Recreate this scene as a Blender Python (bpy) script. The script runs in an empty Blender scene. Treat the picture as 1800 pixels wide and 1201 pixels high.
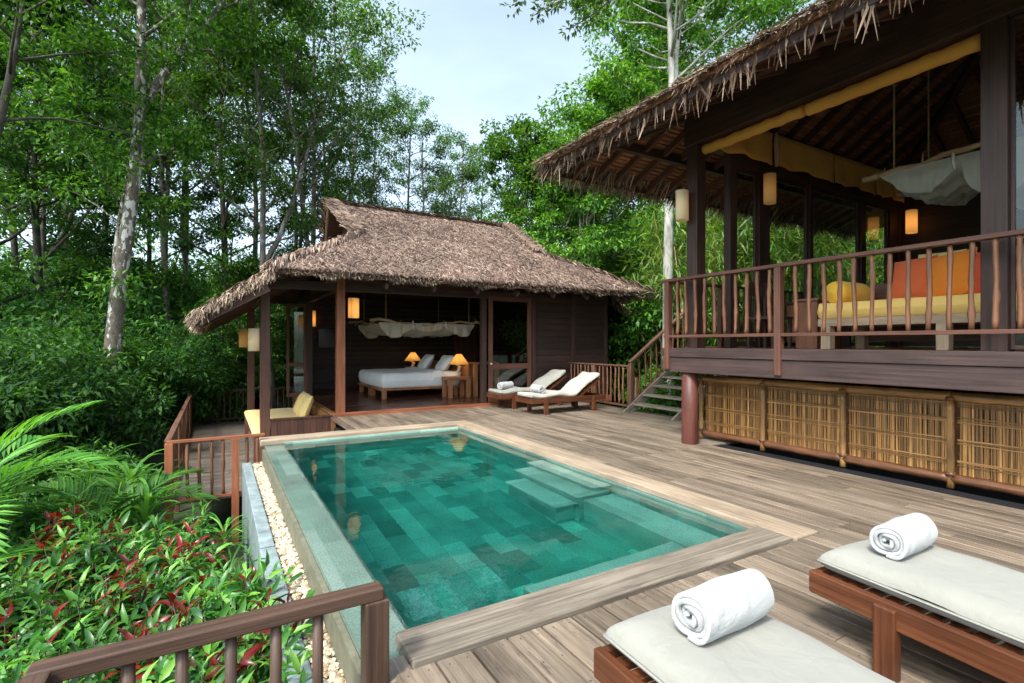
import bpy, math, random
import numpy as np
from mathutils import Vector, Matrix
R = math.radians
scene = bpy.context.scene
COL = scene.collection
random.seed(7)
RNG = np.random.default_rng(7)

# ------------------------------------------------------------------ camera, sky, sun, exposure
YAW = math.atan(520 / 895.0)
SN, CS = math.sin(YAW), math.cos(YAW)
cam_data = bpy.data.cameras.new('camera')
cam_data.sensor_width = 36.0
cam_data.lens = 17.9
cam_data.shift_y = 0.0014
cam_data.clip_start = 0.05
cam_data.clip_end = 2000
cam = bpy.data.objects.new('camera', cam_data)
COL.objects.link(cam)
cam.location = (0, 0, 1.5)
cam.rotation_euler = (R(90), 0, -YAW)
scene.camera = cam

SUN_EL, SUN_AZ = 52.0, -122.0           # azimuth measured clockwise from +Y: the sun stands behind and left of the camera
world = bpy.data.worlds.new('World')
scene.world = world
world.use_nodes = True
wn, wl = world.node_tree.nodes, world.node_tree.links
wn.clear()
sky = wn.new('ShaderNodeTexSky')
sky.sky_type = 'NISHITA'
sky.sun_disc = False
sky.sun_elevation = R(SUN_EL)
sky.sun_rotation = R(SUN_AZ)
sky.dust_density = 4.0
sky.air_density = 1.0
sky.ozone_density = 1.5
bg = wn.new('ShaderNodeBackground')
bg.inputs['Strength'].default_value = 0.15
wo = wn.new('ShaderNodeOutputWorld')
hs = wn.new('ShaderNodeHueSaturation'); hs.inputs['Saturation'].default_value = 0.52
wl.new(sky.outputs[0], hs.inputs['Color'])
wtc = wn.new('ShaderNodeTexCoord'); wmp = wn.new('ShaderNodeMapping'); wmp.inputs['Scale'].default_value = (1.2, 1.2, 3.0)
wno = wn.new('ShaderNodeTexNoise'); wno.inputs['Scale'].default_value = 1.6; wno.inputs['Detail'].default_value = 5.0
wmr = wn.new('ShaderNodeMapRange'); wmr.inputs[1].default_value = 0.35; wmr.inputs[2].default_value = 0.7; wmr.inputs[3].default_value = 1.2; wmr.inputs[4].default_value = 1.75
wmx = wn.new('ShaderNodeMix'); wmx.data_type = 'RGBA'; wmx.blend_type = 'MULTIPLY'; wmx.inputs[0].default_value = 1.0
wl.new(wtc.outputs['Generated'], wmp.inputs[0]); wl.new(wmp.outputs[0], wno.inputs[0]); wl.new(wno.outputs[0], wmr.inputs[0])
wcy = wn.new('ShaderNodeMix'); wcy.data_type = 'RGBA'; wcy.blend_type = 'MULTIPLY'; wcy.inputs[0].default_value = 1.0
wcy.inputs[7].default_value = (0.95, 1.06, 1.08, 1)
wl.new(hs.outputs[0], wcy.inputs[6]); wl.new(wcy.outputs[2], wmx.inputs[6]); wl.new(wmr.outputs[0], wmx.inputs[7]); wl.new(wmx.outputs[2], bg.inputs[0])
wl.new(bg.outputs[0], wo.inputs[0])
sun_data = bpy.data.lights.new('sun', 'SUN')
sun_data.energy = 2.5
sun_data.angle = R(8.0)
sun_data.color = (1.0, 0.94, 0.85)
sun = bpy.data.objects.new('sun', sun_data)
COL.objects.link(sun)
_sd = Vector((math.sin(R(SUN_AZ)) * math.cos(R(SUN_EL)), math.cos(R(SUN_AZ)) * math.cos(R(SUN_EL)), math.sin(R(SUN_EL))))
sun.rotation_euler = _sd.to_track_quat('Z', 'Y').to_euler()
sun_data.cycles.is_caustics_light = True
scene.view_settings.view_transform = 'Standard'
scene.view_settings.look = 'None'
scene.view_settings.exposure = 0.95
scene.view_settings.gamma = 1.0
scene.view_settings.use_curve_mapping = False
scene.cycles.use_denoising = True
scene.cycles.max_bounces = 10
scene.cycles.transparent_max_bounces = 16
scene.cycles.sample_clamp_indirect = 6.0

# ------------------------------------------------------------------ helpers: materials
M = {}
def new_mat(name):
    m = bpy.data.materials.new(name)
    m.use_nodes = True
    nt = m.node_tree
    for n in list(nt.nodes):
        nt.nodes.remove(n)
    out = nt.nodes.new('ShaderNodeOutputMaterial')
    M[name] = m
    return m, nt, out
def N(nt, t, **kw):
    n = nt.nodes.new(t)
    for k, v in kw.items():
        if k.startswith('_'):
            setattr(n, k[1:], v)
        else:
            n.inputs[k.replace('__', ' ')].default_value = v
    return n
def ramp(nt, stops, fac=None, interp='LINEAR'):
    r = nt.nodes.new('ShaderNodeValToRGB')
    r.color_ramp.interpolation = interp
    e = r.color_ramp.elements
    while len(e) < len(stops):
        e.new(0.5)
    for i, (p, c) in enumerate(stops):
        e[i].position = p
        e[i].color = (*c, 1) if len(c) == 3 else c
    if fac is not None:
        nt.links.new(fac, r.inputs[0])
    return r
def mixc(nt, a, b, fac, mode='MIX'):
    m = nt.nodes.new('ShaderNodeMix')
    m.data_type = 'RGBA'
    m.blend_type = mode
    for sock, v in ((m.inputs[6], a), (m.inputs[7], b), (m.inputs[0], fac)):
        if hasattr(v, 'node'):
            nt.links.new(v, sock)
        elif isinstance(v, (tuple, list)):
            sock.default_value = (*v, 1) if len(v) == 3 else v
        else:
            sock.default_value = v
    return m.outputs[2]
def mul(c, k):
    return tuple(x * k for x in c)

def wood(name, dark, light, rough=0.5, gs=1.0, var=0.35, bump=0.25, blotch=0.35, stain=None, worn=None, spec=0.4):
    m, nt, out = new_mat(name)
    L = nt.links
    uv = N(nt, 'ShaderNodeUVMap')
    mp = N(nt, 'ShaderNodeMapping'); mp.inputs['Scale'].default_value = (0.8 * gs, 38 * gs, 1)
    L.new(uv.outputs[0], mp.inputs[0])
    n1 = N(nt, 'ShaderNodeTexNoise', Scale=1.0, Detail=9.0, Roughness=0.68, Distortion=0.06)
    L.new(mp.outputs[0], n1.inputs[0])
    mp2 = N(nt, 'ShaderNodeMapping'); mp2.inputs['Scale'].default_value = (0.9, 3.2, 1)
    L.new(uv.outputs[0], mp2.inputs[0])
    n2 = N(nt, 'ShaderNodeTexNoise', Scale=1.6, Detail=4.0, Roughness=0.6)
    L.new(mp2.outputs[0], n2.inputs[0])
    r1 = ramp(nt, [(0.30, dark), (0.72, light)], n1.outputs[0])
    g = N(nt, 'ShaderNodeNewGeometry')
    mr = N(nt, 'ShaderNodeMapRange'); mr.inputs[3].default_value = 1 - var; mr.inputs[4].default_value = 1 + var
    L.new(g.outputs['Random Per Island'], mr.inputs[0])
    c = mixc(nt, r1.outputs[0], mr.outputs[0], 1.0, 'MULTIPLY')
    bl = N(nt, 'ShaderNodeMapRange'); bl.inputs[1].default_value = 0.3; bl.inputs[2].default_value = 0.7
    bl.inputs[3].default_value = 1 - blotch; bl.inputs[4].default_value = 1 + blotch * 0.6
    L.new(n2.outputs[0], bl.inputs[0])
    c = mixc(nt, c, bl.outputs[0], 1.0, 'MULTIPLY')
    if worn:
        tc = N(nt, 'ShaderNodeTexCoord')
        mp3 = N(nt, 'ShaderNodeMapping'); mp3.inputs['Scale'].default_value = (1.0, 0.22, 1)
        L.new(tc.outputs['Object'], mp3.inputs[0])
        n3 = N(nt, 'ShaderNodeTexNoise', Scale=1.3, Detail=5.0, Roughness=0.65)
        L.new(mp3.outputs[0], n3.inputs[0])
        rr = ramp(nt, [(0.45, (0, 0, 0)), (0.62, (1, 1, 1))], n3.outputs[0])
        wf = N(nt, 'ShaderNodeMath', _operation='MULTIPLY'); wf.inputs[1].default_value = 0.35
        L.new(rr.outputs[0], wf.inputs[0])
        c = mixc(nt, c, worn, wf.outputs[0])
    if stain:
        n4 = N(nt, 'ShaderNodeTexNoise', Scale=1.0, Detail=6.0, Roughness=0.75)
        mp4 = N(nt, 'ShaderNodeMapping'); mp4.inputs['Scale'].default_value = (2.2, 12, 1)
        L.new(uv.outputs[0], mp4.inputs[0]); L.new(mp4.outputs[0], n4.inputs[0])
        sr = ramp(nt, [(0.58, (0, 0, 0)), (0.68, (0.8, 0.8, 0.8))], n4.outputs[0])
        c = mixc(nt, c, stain, sr.outputs[0])
    b = N(nt, 'ShaderNodeBsdfPrincipled', Roughness=rough)
    b.inputs['Specular IOR Level'].default_value = spec
    L.new(c, b.inputs['Base Color'])
    rrn = N(nt, 'ShaderNodeMapRange'); rrn.inputs[3].default_value = max(0.05, rough - 0.14); rrn.inputs[4].default_value = min(1, rough + 0.16)
    L.new(n1.outputs[0], rrn.inputs[0]); L.new(rrn.outputs[0], b.inputs['Roughness'])
    bp = N(nt, 'ShaderNodeBump', Strength=bump, Distance=0.01)
    L.new(n1.outputs[0], bp.inputs['Height']); L.new(bp.outputs[0], b.inputs['Normal'])
    L.new(b.outputs[0], out.inputs[0])
    return m

def leafmat(name, cols, trans=0.35, rough=0.38, spec=0.5):
    """cols: stops along the per-leaf random value"""
    m, nt, out = new_mat(name)
    L = nt.links
    g = N(nt, 'ShaderNodeNewGeometry')
    oi = N(nt, 'ShaderNodeObjectInfo')
    n = len(cols)
    r = ramp(nt, [(i / max(1, n - 1), c) for i, c in enumerate(cols)], g.outputs['Random Per Island'])
    mr = N(nt, 'ShaderNodeMapRange'); mr.inputs[3].default_value = 0.6; mr.inputs[4].default_value = 1.25
    L.new(oi.outputs['Random'], mr.inputs[0])
    c = mixc(nt, r.outputs[0], mr.outputs[0], 1.0, 'MULTIPLY')
    b = N(nt, 'ShaderNodeBsdfPrincipled', Roughness=rough)
    b.inputs['Specular IOR Level'].default_value = spec
    L.new(c, b.inputs['Base Color'])
    t = N(nt, 'ShaderNodeBsdfTranslucent')
    c2 = mixc(nt, c, (1.5, 1.45, 0.5), 1.0, 'MULTIPLY')
    L.new(c2, t.inputs[0])
    mx = N(nt, 'ShaderNodeMixShader'); mx.inputs[0].default_value = trans
    L.new(b.outputs[0], mx.inputs[1]); L.new(t.outputs[0], mx.inputs[2])
    L.new(mx.outputs[0], out.inputs[0])
    return m

def strawmat(name, cols, trans=0.12, rough=0.75, var=0.3):
    m, nt, out = new_mat(name)
    L = nt.links
    g = N(nt, 'ShaderNodeNewGeometry')
    n = len(cols)
    r = ramp(nt, [(i / (n - 1), c) for i, c in enumerate(cols)], g.outputs['Random Per Island'])
    tc = N(nt, 'ShaderNodeTexCoord')
    n1 = N(nt, 'ShaderNodeTexNoise', Scale=1.1, Detail=3.0)
    L.new(tc.outputs['Object'], n1.inputs[0])
    mr = N(nt, 'ShaderNodeMapRange'); mr.inputs[1].default_value = 0.3; mr.inputs[2].default_value = 0.7
    mr.inputs[3].default_value = 1 - var; mr.inputs[4].default_value = 1 + var
    L.new(n1.outputs[0], mr.inputs[0])
    c = mixc(nt, r.outputs[0], mr.outputs[0], 1.0, 'MULTIPLY')
    b = N(nt, 'ShaderNodeBsdfPrincipled', Roughness=rough)
    b.inputs['Specular IOR Level'].default_value = 0.25
    L.new(c, b.inputs['Base Color'])
    t = N(nt, 'ShaderNodeBsdfTranslucent'); L.new(c, t.inputs[0])
    mx = N(nt, 'ShaderNodeMixShader'); mx.inputs[0].default_value = trans
    L.new(b.outputs[0], mx.inputs[1]); L.new(t.outputs[0], mx.inputs[2])
    L.new(mx.outputs[0], out.inputs[0])
    return m

def cloth(name, col, rough=0.9, scale=350, bump=0.15, var=0.08, wr=0.25, trans=0):
    m, nt, out = new_mat(name)
    L = nt.links
    tc = N(nt, 'ShaderNodeTexCoord')
    n1 = N(nt, 'ShaderNodeTexNoise', Scale=3.0, Detail=4.0)
    L.new(tc.outputs['Object'], n1.inputs[0])
    r = ramp(nt, [(0.3, mul(col, 1 - var)), (0.7, mul(col, 1 + var * 0.5))], n1.outputs[0])
    b = N(nt, 'ShaderNodeBsdfPrincipled', Roughness=rough)
    b.inputs['Specular IOR Level'].default_value = 0.2
    b.inputs['Sheen Weight'].default_value = 0.15
    L.new(r.outputs[0], b.inputs['Base Color'])
    n2 = N(nt, 'ShaderNodeTexNoise', Scale=float(scale), Detail=2.0)
    L.new(tc.outputs['Object'], n2.inputs[0])
    n3 = N(nt, 'ShaderNodeTexNoise', Scale=9.0, Detail=3.0, Distortion=0.6)
    L.new(tc.outputs['Object'], n3.inputs[0])
    b1 = N(nt, 'ShaderNodeBump', Strength=bump, Distance=0.002)
    L.new(n2.outputs[0], b1.inputs['Height'])
    b2 = N(nt, 'ShaderNodeBump', Strength=wr, Distance=0.02)
    L.new(n3.outputs[0], b2.inputs['Height']); L.new(b1.outputs[0], b2.inputs['Normal'])
    L.new(b2.outputs[0], b.inputs['Normal'])
    if trans:
        t = N(nt, 'ShaderNodeBsdfTranslucent'); L.new(r.outputs[0], t.inputs[0])
        mx = N(nt, 'ShaderNodeMixShader'); mx.inputs[0].default_value = trans
        L.new(b.outputs[0], mx.inputs[1]); L.new(t.outputs[0], mx.inputs[2]); L.new(mx.outputs[0], out.inputs[0])
    else:
        L.new(b.outputs[0], out.inputs[0])
    return m

def bark(name, a, bcol, lichen, scale=7.0, lo=0.5, hi=0.58):
    m, nt, out = new_mat(name)
    L = nt.links
    tc = N(nt, 'ShaderNodeTexCoord')
    mp = N(nt, 'ShaderNodeMapping'); mp.inputs['Scale'].default_value = (1, 1, 0.45)
    L.new(tc.outputs['Object'], mp.inputs[0])
    n1 = N(nt, 'ShaderNodeTexNoise', Scale=scale, Detail=6.0, Roughness=0.7)
    n2 = N(nt, 'ShaderNodeTexNoise', Scale=scale * 0.55, Detail=5.0, Roughness=0.65)
    L.new(mp.outputs[0], n1.inputs[0]); L.new(mp.outputs[0], n2.inputs[0])
    r = ramp(nt, [(0.35, a), (0.68, bcol)], n1.outputs[0])
    r2 = ramp(nt, [(lo, (0, 0, 0)), (hi, (1, 1, 1))], n2.outputs[0])
    c = mixc(nt, r.outputs[0], lichen, r2.outputs[0])
    b = N(nt, 'ShaderNodeBsdfPrincipled', Roughness=0.85)
    L.new(c, b.inputs['Base Color'])
    bp = N(nt, 'ShaderNodeBump', Strength=0.6, Distance=0.03)
    L.new(n1.outputs[0], bp.inputs['Height']); L.new(bp.outputs[0], b.inputs['Normal'])
    L.new(b.outputs[0], out.inputs[0])
    return m

wood('deck_wood', (0.066, 0.048, 0.034), (0.275, 0.213, 0.158), rough=0.48, var=0.34, bump=0.5, blotch=0.5, worn=(0.235, 0.19, 0.15), stain=(0.040, 0.028, 0.021), gs=1.0)
wood('coping_light', (0.20, 0.145, 0.10), (0.48, 0.375, 0.275), rough=0.6, var=0.12, bump=0.6, blotch=0.3, stain=(0.15, 0.10, 0.07))
wood('coping_grey', (0.085, 0.066, 0.050), (0.32, 0.27, 0.215), rough=0.6, var=0.12, bump=0.8, blotch=0.4, stain=(0.08, 0.06, 0.05))
wood('dark_wood', (0.024, 0.012, 0.009), (0.082, 0.043, 0.034), rough=0.5, var=0.2, bump=0.15)
wood('wall_wood', (0.022, 0.012, 0.010), (0.062, 0.031, 0.025), rough=0.55, var=0.3, bump=0.2)
wood('beam_wood', (0.032, 0.019, 0.018), (0.088, 0.052, 0.047), rough=0.5, var=0.12, bump=0.2)
wood('post_red', (0.16, 0.046, 0.021), (0.42, 0.15, 0.068), rough=0.5, var=0.15, bump=0.2)
wood('post_brown', (0.070, 0.028, 0.018), (0.165, 0.070, 0.046), rough=0.5, var=0.15, bump=0.2)
wood('rail_wood', (0.085, 0.040, 0.026), (0.21, 0.105, 0.068), rough=0.5, var=0.2, bump=0.3)
wood('rail_near', (0.042, 0.022, 0.015), (0.115, 0.063, 0.043), rough=0.5, var=0.15, bump=0.35)
wood('branch_wood', (0.070, 0.028, 0.015), (0.235, 0.105, 0.055), rough=0.55, var=0.35, bump=0.4, gs=0.7)
wood('driftwood', (0.28, 0.19, 0.11), (0.62, 0.47, 0.31), rough=0.75, var=0.2, bump=0.5)
wood('teak', (0.045, 0.014, 0.006), (0.175, 0.060, 0.026), rough=0.32, var=0.22, bump=0.2, blotch=0.4)
wood('teak_light', (0.22, 0.09, 0.035), (0.48, 0.22, 0.10), rough=0.4, var=0.2, bump=0.2)
wood('grey_stair', (0.12, 0.095, 0.07), (0.34, 0.28, 0.215), rough=0.7, var=0.2, bump=0.6, stain=(0.07, 0.055, 0.04))
wood('ceiling_dark', (0.035, 0.018, 0.011), (0.11, 0.058, 0.034), rough=0.7, var=0.3, bump=0.2)
wood('post_maroon', (0.060, 0.018, 0.013), (0.15, 0.046, 0.034), rough=0.5, var=0.1, bump=0.2)
wood('floor_wood', (0.045, 0.018, 0.012), (0.15, 0.06, 0.038), rough=0.25, var=0.25, bump=0.1)
wood('floor_red', (0.14, 0.052, 0.026), (0.28, 0.115, 0.06), rough=0.3, var=0.2, bump=0.1)
wood('terrace_wood', (0.07, 0.055, 0.045), (0.19, 0.155, 0.13), rough=0.7, var=0.25, bump=0.4)
wood('bamboo_pole', (0.16, 0.070, 0.020), (0.42, 0.235, 0.08), rough=0.3, var=0.25, bump=0.15, blotch=0.6, spec=0.6)
wood('bamboo_dark', (0.060, 0.024, 0.012), (0.20, 0.085, 0.038), rough=0.35, var=0.25, bump=0.15, blotch=0.5)
wood('bamboo_strip', (0.14, 0.055, 0.016), (0.46, 0.245, 0.08), rough=0.4, var=0.55, bump=0.2, blotch=0.5)
wood('white_leg', (0.38, 0.27, 0.17), (0.62, 0.48, 0.33), rough=0.6, var=0.1, bump=0.2)
wood('ceiling_reed', (0.16, 0.065, 0.030), (0.42, 0.19, 0.09), rough=0.7, var=0.4, bump=0.3)
strawmat('thatch', [(0.024, 0.013, 0.010), (0.095, 0.055, 0.042), (0.185, 0.122, 0.096), (0.27, 0.190, 0.152), (0.42, 0.315, 0.255)])
strawmat('thatch_edge', [(0.06, 0.036, 0.025), (0.20, 0.138, 0.098), (0.33, 0.245, 0.18), (0.48, 0.375, 0.285)])
strawmat('thatch_near', [(0.05, 0.028, 0.018), (0.17, 0.105, 0.070), (0.30, 0.21, 0.148), (0.52, 0.41, 0.31)])
cloth('canvas_cream', (0.25, 0.245, 0.218), scale=500, bump=0.15, wr=0.6)
cloth('canvas_white', (0.36, 0.345, 0.30), scale=500, bump=0.1, wr=0.4)
cloth('towel_white', (0.36, 0.365, 0.37), scale=190, bump=1.0, var=0.06, wr=0.9)
cloth('linen_white', (0.86, 0.88, 0.90), wr=0.5)
cloth('yellow_fabric', (0.92, 0.62, 0.19), wr=0.4)
cloth('pale_yellow_fabric', (0.72, 0.53, 0.21), wr=0.4)
cloth('mustard_fabric', (0.86, 0.50, 0.055), wr=0.5)
cloth('brick_fabric', (0.66, 0.135, 0.045), wr=0.5)
cloth('orange_fabric', (0.82, 0.24, 0.028), wr=0.5)
cloth('red_fabric', (0.62, 0.085, 0.035), wr=0.5)
cloth('awning_fabric', (0.88, 0.50, 0.11), wr=0.3, trans=0.4)
cloth('rope', (0.38, 0.28, 0.15), wr=0.1)
bark('bark_lichen', (0.045, 0.038, 0.028), (0.16, 0.135, 0.105), (0.44, 0.44, 0.40), scale=12, lo=0.535, hi=0.56)
bark('bark_pale', (0.13, 0.12, 0.10), (0.30, 0.29, 0.255), (0.42, 0.42, 0.38), scale=5, lo=0.42, hi=0.6)
bark('bark_dark', (0.025, 0.021, 0.016), (0.085, 0.072, 0.055), (0.17, 0.17, 0.14), scale=8, lo=0.55, hi=0.7)
bark('bark_grey', (0.06, 0.052, 0.042), (0.18, 0.16, 0.135), (0.32, 0.32, 0.29), scale=8, lo=0.52, hi=0.64)
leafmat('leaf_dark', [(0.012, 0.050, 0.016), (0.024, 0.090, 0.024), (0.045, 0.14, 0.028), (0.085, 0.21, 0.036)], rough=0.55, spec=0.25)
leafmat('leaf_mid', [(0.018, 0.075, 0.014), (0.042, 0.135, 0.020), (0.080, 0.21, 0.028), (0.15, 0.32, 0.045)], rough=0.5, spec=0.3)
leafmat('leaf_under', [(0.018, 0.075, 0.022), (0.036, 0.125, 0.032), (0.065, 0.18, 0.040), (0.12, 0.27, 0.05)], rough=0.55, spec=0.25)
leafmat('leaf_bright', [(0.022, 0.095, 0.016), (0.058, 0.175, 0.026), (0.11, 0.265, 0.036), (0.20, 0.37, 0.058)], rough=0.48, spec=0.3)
leafmat('leaf_sparse', [(0.020, 0.060, 0.018), (0.045, 0.11, 0.026), (0.075, 0.17, 0.035), (0.13, 0.24, 0.045)], trans=0.4)
leafmat('leaf_gloss', [(0.014, 0.085, 0.018), (0.040, 0.16, 0.024), (0.085, 0.26, 0.034), (0.19, 0.40, 0.06)], trans=0.3, rough=0.36, spec=0.45)
leafmat('leaf_red', [(0.07, 0.008, 0.007), (0.17, 0.010, 0.010), (0.27, 0.020, 0.016), (0.14, 0.040, 0.014)], trans=0.35, rough=0.3)
leafmat('leaf_palm', [(0.035, 0.14, 0.022), (0.075, 0.23, 0.032), (0.13, 0.31, 0.048)], trans=0.35, rough=0.5, spec=0.3)
leafmat('leaf_bamboo', [(0.06, 0.16, 0.025), (0.11, 0.25, 0.04), (0.19, 0.32, 0.06), (0.34, 0.37, 0.12)], trans=0.4)
leafmat('pink_petal', [(0.75, 0.12, 0.16), (0.85, 0.25, 0.28)], trans=0.3)

# tile: greenish volcanic stone in running rows
def tilemat(name, c1, c2, w, h, rough=0.45, mortar=None, rot=False):
    m, nt, out = new_mat(name)
    L = nt.links
    uv = N(nt, 'ShaderNodeUVMap')
    br = N(nt, 'ShaderNodeTexBrick')
    br.inputs['Scale'].default_value = 1.0
    br.inputs['Brick Width'].default_value = w
    br.inputs['Row Height'].default_value = h
    br.inputs['Mortar Size'].default_value = 0.0025
    br.inputs['Color1'].default_value = (0, 0, 0, 1)
    br.inputs['Color2'].default_value = (1, 1, 1, 1)
    br.inputs['Mortar'].default_value = (0.35, 0.35, 0.35, 1)
    br.offset = 0.37
    L.new(uv.outputs[0], br.inputs[0])
    r = ramp(nt, [(0.0, c1), (0.35, mul(c1, 1.5)), (0.7, c2), (1.0, mul(c2, 1.35))], br.outputs[0])
    n = N(nt, 'ShaderNodeTexNoise', Scale=70.0, Detail=3.0)
    n2 = N(nt, 'ShaderNodeTexNoise', Scale=2.5, Detail=4.0)
    L.new(uv.outputs[0], n.inputs[0]); L.new(uv.outputs[0], n2.inputs[0])
    mr = N(nt, 'ShaderNodeMapRange'); mr.inputs[1].default_value = 0.3; mr.inputs[2].default_value = 0.7; mr.inputs[3].default_value = 0.72; mr.inputs[4].default_value = 1.25
    L.new(n.outputs[0], mr.inputs[0])
    c = mixc(nt, r.outputs[0], mr.outputs[0], 1.0, 'MULTIPLY')
    mr2 = N(nt, 'ShaderNodeMapRange'); mr2.inputs[1].default_value = 0.3; mr2.inputs[2].default_value = 0.7; mr2.inputs[3].default_value = 0.8; mr2.inputs[4].default_value = 1.15
    L.new(n2.outputs[0], mr2.inputs[0])
    c = mixc(nt, c, mr2.outputs[0], 1.0, 'MULTIPLY')
    b = N(nt, 'ShaderNodeBsdfPrincipled', Roughness=rough)
    L.new(c, b.inputs['Base Color'])
    L.new(b.outputs[0], out.inputs[0])
    return m
tilemat('pool_tile', (0.075, 0.20, 0.16), (0.195, 0.40, 0.32), 0.42, 0.21)
tilemat('pool_wall_tile', (0.17, 0.28, 0.24), (0.30, 0.44, 0.37), 0.52, 0.26)
tilemat('edge_tile', (0.080, 0.125, 0.105), (0.12, 0.17, 0.148), 0.6, 0.145, rough=0.15)
tilemat('slab_tile', (0.22, 0.34, 0.28), (0.33, 0.47, 0.39), 0.9, 0.9)

def simple(name, col, rough=0.5, noise=None, bump=0.0, var=0.15, **kw):
    m, nt, out = new_mat(name)
    b = N(nt, 'ShaderNodeBsdfPrincipled', Roughness=rough)
    tc = N(nt, 'ShaderNodeTexCoord')
    n1 = N(nt, 'ShaderNodeTexNoise', Scale=float(noise or 6), Detail=6.0, Roughness=0.65)
    nt.links.new(tc.outputs['Object'], n1.inputs[0])
    r = ramp(nt, [(0.3, mul(col, 1 - var)), (0.7, mul(col, 1 + var))], n1.outputs[0])
    nt.links.new(r.outputs[0], b.inputs['Base Color'])
    if bump:
        bp = N(nt, 'ShaderNodeBump', Strength=bump, Distance=0.02)
        nt.links.new(n1.outputs[0], bp.inputs['Height']); nt.links.new(bp.outputs[0], b.inputs['Normal'])
    for k, v in kw.items():
        b.inputs[k.replace('__', ' ')].default_value = v
    nt.links.new(b.outputs[0], out.inputs[0])
    return m
simple('ledge_stone', (0.19, 0.235, 0.245), 0.6, 7, 0.4, 0.4)
simple('gutter_stone', (0.125, 0.12, 0.082), 0.6, 9, 0.3, 0.35)
simple('dark_soil', (0.035, 0.045, 0.02), 0.95, 3, 0.5, 0.4)
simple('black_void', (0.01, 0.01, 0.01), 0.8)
simple('metal_dark', (0.03, 0.03, 0.035), 0.4, Metallic=0.6)
simple('brass_knob', (0.7, 0.66, 0.55), 0.3, Metallic=0.8)
simple('shell_white', (0.55, 0.46, 0.36), 0.5, 30, 0.4)
simple('tv_black', (0.012, 0.015, 0.025), 0.15)
simple('gutter_black', (0.012, 0.012, 0.014), 0.5)
m, nt, out = new_mat('pebble')
g = N(nt, 'ShaderNodeNewGeometry')
r = ramp(nt, [(0, (0.20, 0.14, 0.085)), (0.25, (0.40, 0.31, 0.20)), (0.6, (0.48, 0.40, 0.28)), (0.85, (0.56, 0.50, 0.41)), (1, (0.28, 0.22, 0.16))], g.outputs['Random Per Island'])
b = N(nt, 'ShaderNodeBsdfPrincipled', Roughness=0.5)
nt.links.new(r.outputs[0], b.inputs['Base Color']); nt.links.new(b.outputs[0], out.inputs[0])

# lamp shades: warm paper, lit or unlit; unlit ones still get a faint added glow
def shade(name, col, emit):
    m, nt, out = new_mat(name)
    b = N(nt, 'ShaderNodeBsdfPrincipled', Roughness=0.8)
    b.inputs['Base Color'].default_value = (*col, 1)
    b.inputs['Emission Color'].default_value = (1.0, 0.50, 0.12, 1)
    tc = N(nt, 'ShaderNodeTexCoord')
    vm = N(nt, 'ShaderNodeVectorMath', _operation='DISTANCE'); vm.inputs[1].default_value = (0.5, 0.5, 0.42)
    nt.links.new(tc.outputs['Generated'], vm.inputs[0])   # glow put into the shade, brightest where a bulb would sit
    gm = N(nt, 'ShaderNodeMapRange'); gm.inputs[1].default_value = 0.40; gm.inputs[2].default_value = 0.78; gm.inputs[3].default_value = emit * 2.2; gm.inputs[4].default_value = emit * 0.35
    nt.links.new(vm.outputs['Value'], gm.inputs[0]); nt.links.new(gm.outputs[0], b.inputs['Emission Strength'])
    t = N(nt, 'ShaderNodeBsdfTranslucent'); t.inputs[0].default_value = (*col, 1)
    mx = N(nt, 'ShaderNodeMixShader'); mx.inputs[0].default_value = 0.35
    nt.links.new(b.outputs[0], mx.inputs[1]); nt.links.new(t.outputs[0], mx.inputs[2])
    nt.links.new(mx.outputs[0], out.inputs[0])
shade('shade_cream', (0.90, 0.83, 0.60), 0.03)  # paper of the unlit lanterns, with a weak glow added
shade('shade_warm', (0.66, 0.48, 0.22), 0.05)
shade('shade_lit', (0.70, 0.42, 0.12), 0.28)
shade('shade_lamp', (0.72, 0.45, 0.12), 0.10)

m, nt, out = new_mat('bulb_glow')
e = N(nt, 'ShaderNodeEmission', Strength=30.0); e.inputs[0].default_value = (1.0, 0.62, 0.28, 1)
nt.links.new(e.outputs[0], out.inputs[0])
# glass pane: mostly clear with mirror reflections
m, nt, out = new_mat('window_glass')
tr = N(nt, 'ShaderNodeBsdfTransparent'); tr.inputs[0].default_value = (0.86, 0.9, 0.88, 1)
gl = N(nt, 'ShaderNodeBsdfGlossy', Roughness=0.01)
fr0 = N(nt, 'ShaderNodeLayerWeight', Blend=0.5)
pw = N(nt, 'ShaderNodeMath', _operation='POWER'); pw.inputs[1].default_value = 3.5
nt.links.new(fr0.outputs['Facing'], pw.inputs[0])
fr = N(nt, 'ShaderNodeMath', _operation='MULTIPLY_ADD'); fr.inputs[1].default_value = 0.8; fr.inputs[2].default_value = 0.05
nt.links.new(pw.outputs[0], fr.inputs[0])
mx = N(nt, 'ShaderNodeMixShader')
nt.links.new(fr.outputs[0], mx.inputs[0]); nt.links.new(tr.outputs[0], mx.inputs[1]); nt.links.new(gl.outputs[0], mx.inputs[2])
nt.links.new(mx.outputs[0], out.inputs[0])
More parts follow.
